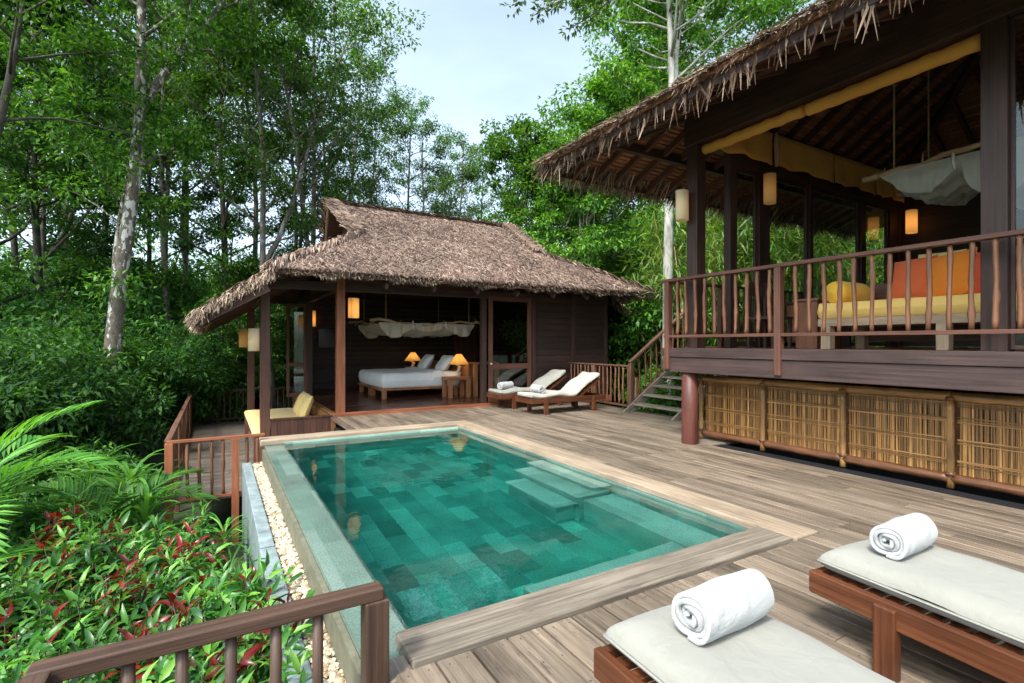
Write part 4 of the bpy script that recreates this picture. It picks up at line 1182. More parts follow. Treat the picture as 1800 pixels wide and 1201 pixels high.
def lounger(label, group, raised, mat, seed=0, wear='teak'):
    """local axes: foot at x=0, head toward +x, width along y (0..W)"""
    W, Ls, H_ = 0.68, 1.98, 0.34
    t = thing('sun_lounger', label, 'sun lounger', (0, 0, 0), group)
    q = MB(); q.span((0, 0, H_ - 0.11), (Ls, 0.04, H_)); q.build('side_rail', wear, t, bevel=0.006)
    q = MB(); q.span((0, W - 0.04, H_ - 0.11), (Ls, W, H_)); q.build('side_rail', wear, t, bevel=0.006)
    q = MB(); q.span((0.002, 0.042, H_ - 0.105), (0.04, W - 0.042, H_ - 0.002)); q.build('end_rail', wear, t, bevel=0.005)
    q = MB(); q.span((Ls - 0.04, 0.042, H_ - 0.105), (Ls - 0.002, W - 0.042, H_ - 0.002)); q.build('end_rail', wear, t, bevel=0.005)
    for lx in (0.36, Ls - 0.34):
        for ly in (-0.018, W - 0.04):
            q = MB(); q.span((lx - 0.045, ly, 0.0), (lx + 0.045, ly + 0.058, H_ - 0.02)); lg = q.build('leg', wear, t, bevel=0.006)
            if raised and lx > 1:
                w_ = MB(); w_.tube([(lx + 0.0, ly + 0.06, 0.085), (lx + 0.0, ly + 0.10, 0.085)], 0.085, 20); w_.build('wheel', 'dark_wood', lg, smooth=False)
    hinge = 1.22 if raised else Ls
    ang_ = R(33 if raised else 0)
    q = MB(); x = 0.07
    while x < hinge - 0.03:
        q.span((x, 0.045, H_ - 0.035), (x + 0.055, W - 0.045, H_ - 0.014)); x += 0.082
    q.build('slats', wear, t, bevel=0.002)
    if raised:
        q = MB(); mt = Matrix.Rotation(-ang_, 3, 'Y')
        for i in range(8):
            p = mt @ Vector((0.05 + i * 0.088, 0, 0))
            q.box((hinge + p.x, W / 2, H_ + p.z - 0.02), (0.06, W - 0.12, 0.022), mt)
        for yy in (0.07, W - 0.07):
            p = mt @ Vector((0.37, 0, -0.03)); q.box((hinge + p.x, yy, H_ + p.z - 0.02), (0.74, 0.035, 0.045), mt)
        q.build('backrest', wear, t, bevel=0.003)
    def zf(x, y):
        if raised and x > hinge - 0.06:
            return (x - hinge + 0.06) * math.tan(ang_) * 1.0
        return 0
    q = MB(); x1 = (hinge + 0.72 * math.cos(ang_)) if raised else Ls - 0.02
    wob = 0.014 if raised else 0.006
    zq = (lambda x, y: zf(x, y) + (0.018 * math.sin(x * 8.5 + seed) if raised else 0.0))
    mt_thick = 0.095 if raised else 0.13
    slab_cushion(q, 0.03, x1, 0.03, W - 0.03, H_ - 0.004, H_ + mt_thick, r=0.13 if not raised else 0.05, nx=44, ny=20, wob=wob, zf=zq, seed=seed)
    cu = q.build('mattress', mat, t, smooth=True)
    q = MB()  # piping round the seam
    zc = H_ + mt_thick * 0.42
    pts = []
    for i in range(25): pts.append((0.03 + (x1 - 0.03) * i / 24, 0.028, zc + zq(0.03 + (x1 - 0.03) * i / 24, 0)))
    q.tube(pts, 0.005, 6)
    q.tube([(0.028, 0.03 + (W - 0.06) * i / 8, zc) for i in range(9)], 0.005, 6)
    q.build('piping', mat, cu, smooth=True)
    return t
la = lounger('near sun lounger with a beige cushion and the larger towel, at the bottom edge', 'loungers in the foreground', False, 'canvas_cream', 1)
la.location = (1.24, 1.52, 0); la.rotation_euler = (0, 0, R(-93))
lb = lounger('near sun lounger with a beige cushion cut off by the right edge of the photo', 'loungers in the foreground', False, 'canvas_cream', 1)
lb.location = (2.62, 1.49, 0); lb.rotation_euler = (0, 0, R(-95))
lc = lounger('far sun lounger with raised back, the front one of the pair by the bedroom', 'loungers by the bedroom', True, 'canvas_white', 2)
lc.location = (5.62, 8.86, 0); lc.rotation_euler = (0, 0, R(0))
ld = lounger('far sun lounger with raised back, the rear one beside the glass door', 'loungers by the bedroom', True, 'canvas_cream', 3)
ld.location = (5.50, 9.98, 0); ld.rotation_euler = (0, 0, R(0))
towel('large rolled white towel on the bottom edge lounger', (1.60, 1.22, 0.345 + 0.13 + 0.075), 0.02, 0.36, 0.083)
towel('rolled white towel on the lounger at the right edge', (2.95, 1.21, 0.345 + 0.13 + 0.072), 0.02, 0.34, 0.080)
towel('small rolled white towel on the sunlit far lounger', (5.98, 9.2, 0.34 + 0.095 + 0.078), 1.5, 0.38, 0.085)
towel('small rolled white towel on the rear far lounger by the glass door', (5.82, 10.32, 0.34 + 0.095 + 0.078), 0.3, 0.38, 0.085)

# ------------------------------------------------------------------ near pavilion on stilts
NP = thing('raised_pavilion', 'raised dark timber pavilion with a shaggy thatched eave on the right of the pool', 'pavilion', (8, 3, 0))
PF = 1.42
# floor and fascia
k = MB(); planks(k, 6.04, 12.6, -3.5, 5.62, PF, w=0.12, gap=0.004, along='Y', lmin=2.0, lmax=3.2); k.build('floor', 'floor_red', NP)
k = MB(); planks(k, 9.7, 12.6, 5.64, 8.35, PF, w=0.12, gap=0.004, along='Y'); k.build('landing', 'floor_red', NP)
k = MB(); k.span((5.98, -3.5, PF - 0.13), (6.035, 5.68, PF + 0.005)); k.build('fascia', 'beam_wood', NP, bevel=0.006)
k = MB(); k.span((6.00, -3.5, PF - 0.36), (6.05, 5.66, PF - 0.135)); k.build('fascia', 'beam_wood', NP, bevel=0.006)
k = MB(); k.span((6.04, 5.625, PF - 0.13), (9.7, 5.68, PF + 0.004)); k.span((6.06, 5.61, PF - 0.36), (9.7, 5.66, PF - 0.135)); k.build('fascia', 'beam_wood', NP, bevel=0.006)
for yy in (-2.5, -0.9, 0.7, 2.3, 3.9, 5.2):
    k = MB(); k.span((6.06, yy - 0.05, PF - 0.30), (12.4, yy + 0.05, PF - 0.04)); k.build('joist', 'dark_wood', NP)
for (x, y) in ((6.14, 5.26), (6.9, 0.2), (12.3, 5.2), (12.3, 0.2), (9.75, 8.2)):
    k = MB(); k.tube([(x, y, -1.4), (x, y, 0.5), (x, y, PF - 0.30)], [0.125, 0.12, 0.115], 20); k.build('stilt', 'post_maroon', NP, smooth=True)
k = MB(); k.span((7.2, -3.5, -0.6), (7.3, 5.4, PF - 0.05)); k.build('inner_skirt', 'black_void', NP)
# posts and beams
for y in (5.25, 1.82, -2.2):
    k = MB(); k.span((6.17, y - 0.095, PF), (6.36, y + 0.095, 4.95)); k.build('post', 'dark_wood', NP, bevel=0.006)
for x, y in ((12.5, 5.25), (12.5, 1.8)):
    k = MB(); k.span((x - 0.08, y - 0.08, PF), (x + 0.08, y + 0.08, 4.95)); k.build('post', 'dark_wood', NP, bevel=0.006)
k = MB(); k.span((6.14, -3.5, 4.46), (6.39, 5.37, 4.98)); k.build('beam', 'dark_wood', NP, bevel=0.006)
k = MB(); k.span((6.40, 5.16, 4.50), (12.6, 5.34, 4.98)); k.build('beam', 'dark_wood', NP, bevel=0.006)
k = MB(); k.span((5.30, -3.5, 4.55), (5.40, 6.15, 4.68)); k.span((5.42, 6.05, 4.55), (13.2, 6.15, 4.68)); k.build('purlin', 'dark_wood', NP)
# back wall
k = MB(); board_wall(k, 12.60, 12.66, -3.5, 5.2, PF, 5.0, 0.18); k.build('back_wall', 'wall_wood', NP)
k = MB(); k.span((6.4, -3.5, PF), (12.6, -3.44, 5.0)); k.build('side_wall', 'wall_wood', NP)
# glazed end wall along X at y = 5.25
GY = 5.25
gx_ = [6.40, 6.98, 7.12, 7.75, 8.05, 9.25, 9.33, 10.95, 11.10, 12.1, 12.42]
for a, b_x in ((6.98, 7.14), (7.72, 8.0), (9.18, 9.28), (10.95, 11.12), (12.1, 12.42)):
    k = MB(); k.span((a, GY - 0.06, PF), (b_x, GY + 0.06, 4.5)); k.build('post', 'dark_wood', NP, bevel=0.004)
panel_door(NP, 'glass_panel', 'X', 7.14, 7.72, GY, PF + 0.02, 4.3, st=0.06, mat='dark_wood')
panel_door(NP, 'glass_panel', 'X', 8.0, 9.18, GY, PF + 0.02, 4.3, st=0.05, mat='dark_wood')
panel_door(NP, 'glass_panel', 'X', 9.28, 10.95, GY, PF + 0.02, 4.3, st=0.05, mat='dark_wood')
panel_door(NP, 'glass_panel', 'X', 11.12, 12.1, GY, PF + 0.02, 4.3, st=0.06, mat='dark_wood')
k = MB(); k.span((7.14, GY - 0.05, 4.3), (12.42, GY + 0.05, 4.5)); k.build('lintel', 'dark_wood', NP)
# glass door leaf right of the front post, on the front plane
panel_door(NP, 'glass_panel', 'Y', 0.75, 1.725, 6.26, PF + 0.02, 4.45, st=0.028, mat='beam_wood')
panel_door(NP, 'glass_panel', 'Y', -0.30, 0.73, 6.26, PF + 0.02, 4.45, st=0.08, mat='beam_wood')
# yellow rolled awnings
aw = thing('rolled_awning', 'mustard cloth blind rolled tight under the front beam of the raised pavilion', 'awning', (6.3, 3.6, 4.4))
k = MB(); n_ = 34
pts = [(6.30 + 0.004 * math.sin(i * 1.3), 1.93 + (3.62 - 1.93 - 0.03) * i / (n_ - 1), 4.37 + 0.003 * math.sin(i * 0.9)) for i in range(n_)]
k.tube(pts, [0.075 + 0.003 * math.sin(i * 1.7) for i in range(n_)], 12); k.build('cloth_roll', 'awning_fabric', aw, smooth=True)
k = MB()
pts = [(6.30 + 0.012 * math.sin(i * 1.1), 3.64 + (5.12 - 3.64) * i / (n_ - 1), 4.38 + 0.003 * math.sin(i * 0.7)) for i in range(n_)]
k.tube(pts, [0.07 + 0.003 * math.sin(i * 1.9) for i in range(n_)], 12); k.build('cloth_roll', 'awning_fabric', aw, smooth=True)
vl = thing('cloth_valance', 'long ochre cloth valance above the glazed end wall of the raised pavilion', 'valance', (9, 5.1, 4.5))
for a, b_x in ((6.42, 7.94), (7.98, 9.8), (9.8, 11.3), (11.3, 12.5)):
    k = MB(); k.grid(lambda u, v: (a + (b_x - a) * u, 5.12 - 0.03 * math.sin(u * 17) * v - 0.02 * v - 0.01, 4.96 - v * (0.52 + 0.02 * math.sin(u * 9))), 30, 6)
    o = k.build('cloth_panel', 'awning_fabric', vl, smooth=True); s_ = o.modifiers.new('solid', 'SOLIDIFY'); s_.thickness = 0.012
k = MB(); k.tube([(7.96, 5.06, 4.95), (7.95, 5.04, 4.7), (7.97, 5.05, 4.4)], [0.03, 0.05, 0.03], 8); k.build('gathered_cloth', 'driftwood', vl, smooth=True)
# roof
EX, EY, EZ = 4.57, 6.94, 4.42
WX, WY, WZ2 = 6.25, 5.26, 5.12
XB, XE = 12.62, 14.3
XM = (WX + XB) / 2; RZ = WZ2 + (XM - WX) * 0.66; RY = WY - (XM - WX)
rf = MB(); T = 0.06
YB = -8.0
e1, e2, e3, e4 = (EX, YB, EZ), (EX, EY, EZ), (XE, EY, EZ), (XE, YB, EZ)
w1, w2, w3, w4 = (WX, YB, WZ2), (WX, WY, WZ2), (XB, WY, WZ2), (XB, YB, WZ2)
p1, p2 = (XM, RY, RZ), (XM, YB, RZ)
for q_ in ([e1, w1, w2, e2], [e2, w2, w3, e3], [e3, w3, w4, e4], [w1, p2, p1, w2], [w2, p1, w3], [w3, p1, p2, w4]):
    rf.poly_slab(q_, T)
nroof = rf.build('roof', 'ceiling_reed', NP)
# reed battens on the underside, drawn as rows of thin rods
bt = MB()
def rods(a0, a1, b0_, b1, n_, r_=0.011):
    """n rods from segment a0-a1 (low) to b0-b1 (high)"""
    a0, a1, b0_, b1 = map(Vector, (a0, a1, b0_, b1))
    for i in range(n_):
        t_ = (i + 0.5) / n_
        p, q = a0.lerp(b0_, t_), a1.lerp(b1, t_)
        o_ = Vector((0, 0, -T - r_ * 0.6)); bt.bar(p + o_, q + o_, r_ * 2.2, r_ * 1.6)
def dz(p, d_): return (p[0], p[1], p[2] + d_)
rods(e1, e2, w1, w2, 22); rods(e2, e3, w2, w3, 22)
rods(w2, w3, p1, p1, 44, 0.013); rods(w4, w3, p2, p1, 44, 0.013); rods(w1, w2, p2, p1, 44, 0.013)
bt.build('reed_batten_layer', 'ceiling_reed', nroof)
def raft(a, b, w_=0.06, h_=0.10, nm='rafter', mat='dark_wood'):
    k = MB(); o_ = Vector((0, 0, -T - 0.03 - h_ / 2)); k.bar(Vector(a) + o_, Vector(b) + o_, w_, h_); k.build(nm, mat, NP)
raft((EX + .04, EY - .04, EZ + .02), w2, 0.09, 0.13, 'hip_rafter')
raft(w2, p1, 0.10, 0.15, 'hip_rafter'); raft(w3, p1, 0.10, 0.15, 'hip_rafter')
y = 5.9
while y > -1.5:
    ys = min(y, 6.9)
    t_ = 1.0 if y <= WY else 1 - (y - WY) / (EY - WY)
    raft((EX + .03, y, EZ + .01), (EX + (WX - EX) * t_, y, EZ + (WZ2 - EZ) * t_), mat='post_brown'); y -= 0.42
x = 5.2
while x < 13.5:
    t_ = 1.0 if x >= WX else (x - EX) / (WX - EX)
    raft((x, EY - .03, EZ + .01), (x, EY + (WY - EY) * t_, EZ + (WZ2 - EZ) * t_), mat='post_brown'); x += 0.42
x = 6.7
while x < 12.4:
    t_ = min((x - WX) / (XM - WX), (XB - x) / (XB - XM))
    raft((x, WY, WZ2), (x, WY - (XM - WX) * t_, WZ2 + (RZ - WZ2) * t_)); x += 0.45
y = 4.8
while y > -1.5:
    t_ = min(1.0, (WY - y) / (WY - RY))
    raft((XB, y, WZ2), (XB - (XB - XM) * t_, y, WZ2 + (RZ - WZ2) * t_))
    raft((WX, y, WZ2), (WX + (XM - WX) * t_, y, WZ2 + (RZ - WZ2) * t_)); y -= 0.45
# eave fascia board
k = MB(); k.span((EX + 0.03, YB, EZ - 0.17), (EX + 0.06, EY - 0.06, EZ - 0.03)); k.span((EX + 0.06, EY - 0.06, EZ - 0.17), (XE, EY - 0.03, EZ - 0.03)); k.build('eave_board', 'dark_wood', NP)
rng = np.random.default_rng(21); parts = []
up_ = lambda p: (p[0], p[1], p[2] + 0.0)
field([(e1, w1, w2), (e1, w2, e2)], 24000, Ln=(0.2, 0.4), Wd=(0.010, 0.024), lift=(0.0, 0.05)); field([(e2, w2, w3), (e2, w3, e3)], 7000, Ln=(0.25, 0.5), lift=(0.0, 0.10))
field([(w1, p2, p1), (w1, p1, w2)], 5000, Ln=(0.3, 0.5)); field([(w2, p1, w3)], 2500, Ln=(0.3, 0.5))
V, F = cat_vf(parts); np_mesh('thatch', V, F, 'thatch_near', nroof)
parts = []
parts.append(fringe((EX + .05, -2.0, EZ + 0.06), (EX + .05, EY, EZ + 0.06), (-0.75, 0, -0.25), 9500, rng, Ln=(0.10, 0.22), Wd=(0.007, 0.016), thick=0.045, drop=0.25, back=0.4, spread=0.35))
parts.append(fringe((EX + .05, -2.0, EZ + 0.02), (EX + .05, EY, EZ + 0.02), (-0.35, 0, -0.8), 430, rng, Ln=(0.16, 0.46), Wd=(0.014, 0.030), thick=0.04, drop=0.7, back=0.10, spread=0.28))
parts.append(fringe((EX, EY - .05, EZ + 0.06), (XE, EY - .05, EZ + 0.06), (0, 0.75, -0.25), 5000, rng, Ln=(0.18, 0.42), Wd=(0.015, 0.032), thick=0.09, drop=0.5, back=0.35, spread=0.4))
parts.append(fringe((EX + .05, -6.0, EZ + 0.06), (EX + .05, -2, EZ + 0.06), (-0.75, 0, -0.25), 2500, rng, Ln=(0.18, 0.42), Wd=(0.02, 0.04), thick=0.10, drop=0.45, back=0.4, spread=0.35))
V, F = cat_vf(parts); np_mesh('eave_fringe', V, F, 'thatch_near', nroof)

# front railing of the raised pavilion
railing('railing', 'front branch railing of the raised pavilion facing the pool', (6.0, 5.62), (6.0, 0.2), 2.475, PF + 0.02, step=0.16, posts=(0.012, 0.34), post_z=1.10,
        mats=('post_brown', 'branch_wood', 'post_brown'), cap=(0.095, 0.045), r=0.023, post_w=0.085, loz=0.16)
railing('railing', 'side railing of the raised pavilion running from its corner to the staircase', (6.06, 5.64), (9.7, 5.64), 2.47, PF + 0.02, step=0.16, posts=(0.35, 0.7, 1.0), post_z=1.1,
        mats=('post_brown', 'branch_wood', 'post_brown'), cap=(0.09, 0.04), r=0.022, post_w=0.08, loz=0.16)
# bamboo skirting
ys_ = [5.42, 4.38, 3.33, 2.28, 1.22, 0.15, -0.9]
BX = 6.64
for i in range(len(ys_) - 1):
    a, b_y = ys_[i], ys_[i + 1]
    names = ['first', 'second', 'third', 'fourth', 'fifth', 'sixth']
    t = thing('bamboo_screen', 'woven bamboo screen under the raised pavilion, %s bay from the round red post' % names[i], 'screen', (BX, (a + b_y) / 2, 0.05), 'bamboo screens')
    rr = random.Random(i)
    k = MB(); y = a - 0.06
    while y > b_y + 0.05:
        w_ = rr.uniform(0.009, 0.020); dxx = rr.choice((0.0, 0.009)); top = 0.90 + rr.uniform(-.01, .01)
        z0 = 0.13 + rr.uniform(-.02, .01)
        k.bar((BX + dxx, y, z0), (BX + dxx + rr.uniform(-.004, .004), y + rr.uniform(-.012, .012), top), w_, 0.006, up=(1, 0, 0)); y -= w_ + rr.uniform(-0.001, 0.004)
    k.build('woven_strips', 'bamboo_strip', t)
    k = MB()
    for z in (0.24, 0.46, 0.68, 0.84):
        for dd in (0, 0.022, 0.044):
            k.bar((BX - 0.008, a - 0.04, z + dd + rr.uniform(-.006, .006)), (BX - 0.008, b_y + 0.04, z + dd + rr.uniform(-.006, .006)), 0.008, 0.012)
    k.build('cross_strip', 'bamboo_strip', t)
    k = MB()   # dark boards behind
    k.span((BX + 0.03, b_y, 0.06), (BX + 0.04, a, 0.98)); k.build('backing', 'bamboo_dark', t)
    pts = [(BX - 0.03, a - j * (a - b_y) / 12, 0.945) for j in range(13)]
    k = MB(); k.tube(pts, [0.048 + (0.006 if j % 3 == 0 else 0) for j in range(13)], 12); k.build('top_pole', 'bamboo_pole', t, smooth=True)
    pts = [(BX - 0.03, a - j * (a - b_y) / 12, 0.094) for j in range(13)]
    k = MB(); k.tube(pts, [0.05 + (0.006 if j % 3 == 0 else 0) for j in range(13)], 12); k.build('bottom_pole', 'bamboo_dark', t, smooth=True)
    k = MB(); k.tube([(BX - 0.055, a, 0.0 + j * 0.09) for j in range(11)], [0.031 + (0.004 if j % 3 == 0 else 0) for j in range(11)], 12); k.build('upright_pole', 'bamboo_pole', t, smooth=True)
    for zz_ in (0.14, 0.92):
        k = MB(); k.tube([(BX - 0.055, a, zz_ - 0.02), (BX - 0.05, a, zz_ + 0.02)], 0.046, 12); k.build('lashing', 'bamboo_dark', t, smooth=True)
k = MB()
for i, x in enumerate((6.31, 6.36, 6.41, 6.46, 6.51)): k.span((x, -2.5, -0.05), (x + 0.02, 4.98, -0.01))
tag(k.build('drain_grille', 'gutter_black'), 'black slatted drain along the foot of the bamboo screens', 'drain')
# lanterns of the raised pavilion
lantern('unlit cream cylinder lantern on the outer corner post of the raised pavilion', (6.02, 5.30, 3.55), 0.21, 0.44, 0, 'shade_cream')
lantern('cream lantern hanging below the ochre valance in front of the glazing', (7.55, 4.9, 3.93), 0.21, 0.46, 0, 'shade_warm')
lantern('small lit orange lantern on the dark back wall of the raised pavilion', (12.3, 4.9, 3.98), 0.24, 0.46, 0, 'shade_lit')
# daybed
dbd = thing('daybed', 'long daybed with a thick yellow mattress behind the upper railing', 'daybed', (7.5, 2.6, PF))
k = MB(); k.span((7.0, 0.9, PF + 0.30), (8.0, 3.86, PF + 0.40)); k.build('bed_frame', 'white_leg', dbd, bevel=0.006)
for x, y in ((7.06, 3.76), (7.94, 3.76), (7.06, 2.5), (7.06, 1.0), (7.94, 1.0)):
    k = MB(); k.span((x - 0.06, y - 0.06, PF), (x + 0.06, y + 0.06, PF + 0.30)); k.build('leg', 'white_leg', dbd, bevel=0.005)
k = MB(); slab_cushion(k, 7.0, 7.98, 0.92, 3.87, PF + 0.40, PF + 0.61, r=0.03, nx=20, ny=40, wob=0.003, seed=8); k.build('mattress', 'yellow_fabric', dbd, smooth=True)
k = MB(); k.span((8.0, 0.9, PF + 0.1), (8.05, 3.9, PF + 0.90)); k.build('back_board', 'post_brown', dbd, bevel=0.006)
k = MB(); k.tube([(7.3 + 0.0, 3.58 - 0.0, PF + 0.74), (7.85, 3.58, PF + 0.74)], 0.16, 20)
def bolster(c, r_, L_):
    q = MB(); q.grid(lambda u, v: (c[0] + (v - 0.5) * L_, c[1] + r_ * (1 - abs(2 * v - 1) ** 8) ** 0.5 * math.cos(u * 6.2832), c[2] + r_ * (1 - abs(2 * v - 1) ** 8) ** 0.5 * math.sin(u * 6.2832)), 24, 20, True)
    return q
tag(bolster((7.45, 3.70, PF + 0.61 + 0.14), 0.16, 0.82).build('bolster', 'mustard_fabric', smooth=True), 'mustard bolster cushion at the left end of the daybed', 'bolster')
for (y, mt_, lab, z_, sz) in ((3.06, 'brick_fabric', 'brick red cushion, leftmost of the three large ones on the daybed', 0.90, 0.60), (2.66, 'orange_fabric', 'bright orange cushion in the middle of the daybed', 0.91, 0.62), (2.28, 'red_fabric', 'deep red cushion partly hidden by the front post', 0.90, 0.60)):
    q = MB(); cushion(q, (7.72, y, PF + z_), (sz, sz * 0.80, 0.22), mat=Matrix.Rotation(R(-9 if mt_ == 'orange_fabric' else -4), 3, 'X') @ Matrix.Rotation(R(-66), 3, 'Y'))
    tag(q.build('pillow', mt_, smooth=True), lab, 'cushion', 'large cushions on the daybed')
q = MB(); cushion(q, (7.88, 2.85, PF + 0.98), (0.55, 0.5, 0.16), mat=Matrix.Rotation(R(-70), 3, 'Y')); tag(q.build('pillow', 'pale_yellow_fabric', smooth=True), 'tan cushion peeping out between the red and orange ones', 'cushion', 'large cushions on the daybed')
cb = thing('side_cabinet', 'reddish wooden cabinet at the left end of the yellow daybed', 'cabinet', (7.4, 4.1, PF))
k = MB(); k.span((7.15, 3.95, PF), (7.8, 4.25, PF + 0.66)); k.build('body', 'floor_red', cb, bevel=0.005)
k = MB(); k.span((7.12, 3.92, PF + 0.662), (7.83, 4.28, PF + 0.70)); k.build('top', 'floor_red', cb, bevel=0.005)
dkx = thing('writing_desk', 'dark wooden desk with drawers standing by the glazed wall', 'desk', (8.4, 4.7, PF))
k = MB(); k.span((8.2, 4.55, PF + 0.72), (9.4, 5.1, PF + 0.76)); k.build('desk_top', 'dark_wood', dkx)
k = MB(); k.span((8.25, 4.6, PF + 0.1), (8.6, 5.05, PF + 0.718)); k.build('drawer_unit', 'floor_red', dkx)
k = MB(); k.span((9.3, 4.6, PF), (9.36, 5.05, PF + 0.718)); k.build('leg', 'dark_wood', dkx)
ch = thing('chair', 'dark wooden chair seen through the posts of the upper railing', 'chair', (7.2, 4.6, PF))
k = MB(); k.span((6.95, 4.45, PF + 0.43), (7.42, 4.9, PF + 0.47)); k.build('seat', 'dark_wood', ch)
for x, y, h_ in ((6.98, 4.48, 0.43), (7.39, 4.48, 0.43), (6.98, 4.87, 1.0), (7.39, 4.87, 1.0)):
    k = MB(); k.span((x - 0.02, y - 0.02, PF), (x + 0.02, y + 0.02, PF + h_)); k.build('leg', 'dark_wood', ch)
k = MB(); k.span((6.98, 4.86, PF + 0.8), (7.39, 4.88, PF + 1.0)); k.build('backrest', 'dark_wood', ch)
nn_ = net_canopy('grey white mosquito net slung from a driftwood branch high in the raised pavilion', -1.35, 1.35, -0.6, 0.6, 0.0, 0.66, 2.1, 5, lobes=3, knot=True, ropes=((0, 0), (1, 0), (0, 1), (1, 1)), mat='net_white', br=1.35)
nn_.location = (9.05, 2.45, 3.98); nn_.rotation_euler = (0, 0, R(-88))

# ------------------------------------------------------------------ plants
def foliage(centres, radii, per, rng, Ln, Wd, flat=0.6, zb=0.15, droop=0.5):
    c = np.repeat(np.array(centres), per, axis=0); rad = np.repeat(np.array(radii), per)[:, None]
    n = len(c)
    off = rnd_dirs(n, rng) * (rng.random((n, 1)) ** 0.45) * rad * np.array([1, 1, flat])
    P = c + off
    D = norm(off + 1e-3) * 0.7 + rnd_dirs(n, rng) * 0.8 + np.array([0, 0, -droop * 0.4])
    Nn = rnd_dirs(n, rng) * 0.55 + np.array([0, 0, 1.0])
    return leaf_quads(P, D, Nn, rng.uniform(*Ln, n), rng.uniform(*Wd, n))
def limb_path(p, d, L_, n_, rr, curl=0.18, up=0.0):
    pts = [Vector(p)]; d = Vector(d).normalized()
    for i in range(n_):
        d = (d + Vector((rr.uniform(-curl, curl), rr.uniform(-curl, curl), rr.uniform(-curl, curl) + up))).normalized()
        pts.append(pts[-1] + d * L_ / n_)
    return pts, d
def make_tree(name, label, cat, bark_m, leaf_m, H_=14, r0=0.16, crown0=0.4, spread=3.0, nl=12, clus=3, per=110, cr=(0.5, 0.9), Ln=(0.09, 0.16), Wd=(0.04, 0.07),
              lean=(0, 0), fork=None, seed=1, group=None, flat=0.55, climbers=0, wig=0.05, upl=0.05):
    rr = random.Random(seed); rng = np.random.default_rng(seed)
    t = thing(name, label, cat, (0, 0, 0), group)
    tr_ = MB(); cent, rad = [], []
    trunks = []
    n_ = 12
    pts = [Vector((lean[0] * H_ * (i / n_) ** 1.3 + wig * H_ * 0.12 * math.sin(i * 0.9 + seed), lean[1] * H_ * (i / n_) + wig * H_ * 0.1 * math.sin(i * 0.7 + seed * 2), H_ * i / n_)) for i in range(n_ + 1)]
    rads = [r0 * (1.25 if i == 0 else 1) * (1 - 0.85 * i / n_) + 0.01 for i in range(n_ + 1)]
    tr_.tube(pts, rads, 9); trunks.append((pts, rads, crown0))
    if fork:
        i0 = int(fork * n_); f0 = pts[i0]
        ang_ = rr.uniform(0, 6.3)
        pf, _ = limb_path(f0, (0.45, 0.1, 1), H_ * (1 - fork) * 0.95, 8, rr, 0.10, 0.05)
        rf_ = [rads[i0] * 0.85 * (1 - 0.8 * i / 8) + 0.01 for i in range(9)]
        tr_.tube(pf, rf_, 8); trunks.append((pf, rf_, 0.25))
    for pts_, rads_, c0 in trunks:
        m_ = len(pts_) - 1
        for j in range(nl):
            s_ = c0 + (1 - c0) * (j + rr.random()) / nl; s_ = min(s_, 0.985)
            fi = s_ * m_; i0 = int(fi); p = pts_[i0].lerp(pts_[min(m_, i0 + 1)], fi - i0)
            a = j * 2.4 + rr.uniform(-.5, .5)
            prof = math.sin(min(1, max(0.12, (s_ - c0) / (1 - c0) * 0.85 + 0.15)) * math.pi) * 0.7 + 0.3
            L_ = spread * prof * rr.uniform(0.7, 1.2)
            d = Vector((math.cos(a), math.sin(a), rr.uniform(0.35, 0.9)))
            lp, dd = limb_path(p, d, L_, 5, rr, 0.22, upl)
            rl = max(0.012, rads_[i0] * 0.42)
            tr_.tube(lp, [rl * (1 - 0.8 * i / 5) + 0.004 for i in range(6)], 5)
            for q in range(clus):
                b0_ = lp[rr.choice((2, 3, 4, 5))]
                d2 = (dd + Vector((rr.uniform(-1, 1), rr.uniform(-1, 1), rr.uniform(-.2, .6)))).normalized()
                l2, _ = limb_path(b0_, d2, L_ * rr.uniform(0.25, 0.5), 3, rr, 0.25)
                tr_.tube(l2, [rl * 0.35, rl * 0.25, rl * 0.15, 0.004], 4, cap=False)
                cent.append(tuple(l2[-1])); rad.append(rr.uniform(*cr))
                if rr.random() < 0.5: cent.append(tuple(l2[1])); rad.append(rr.uniform(*cr) * 0.7)
            cent.append(tuple(lp[-1])); rad.append(rr.uniform(*cr))
        cent.append(tuple(pts_[-1])); rad.append(cr[1])
    if climbers:
        for j in range(climbers):
            s_ = rr.uniform(0.02, 0.6); p = pts[int(s_ * n_)]
            cent.append((p.x + rr.uniform(-.4, .4), p.y + rr.uniform(-.4, .4), s_ * H_)); rad.append(rr.uniform(0.4, 0.8))
    tr_.build('trunk', bark_m, t, smooth=True)
    V, F = foliage(cent, rad, per, rng, Ln, Wd, flat)
    np_mesh('crown', V, F, leaf_m, t)
    return t
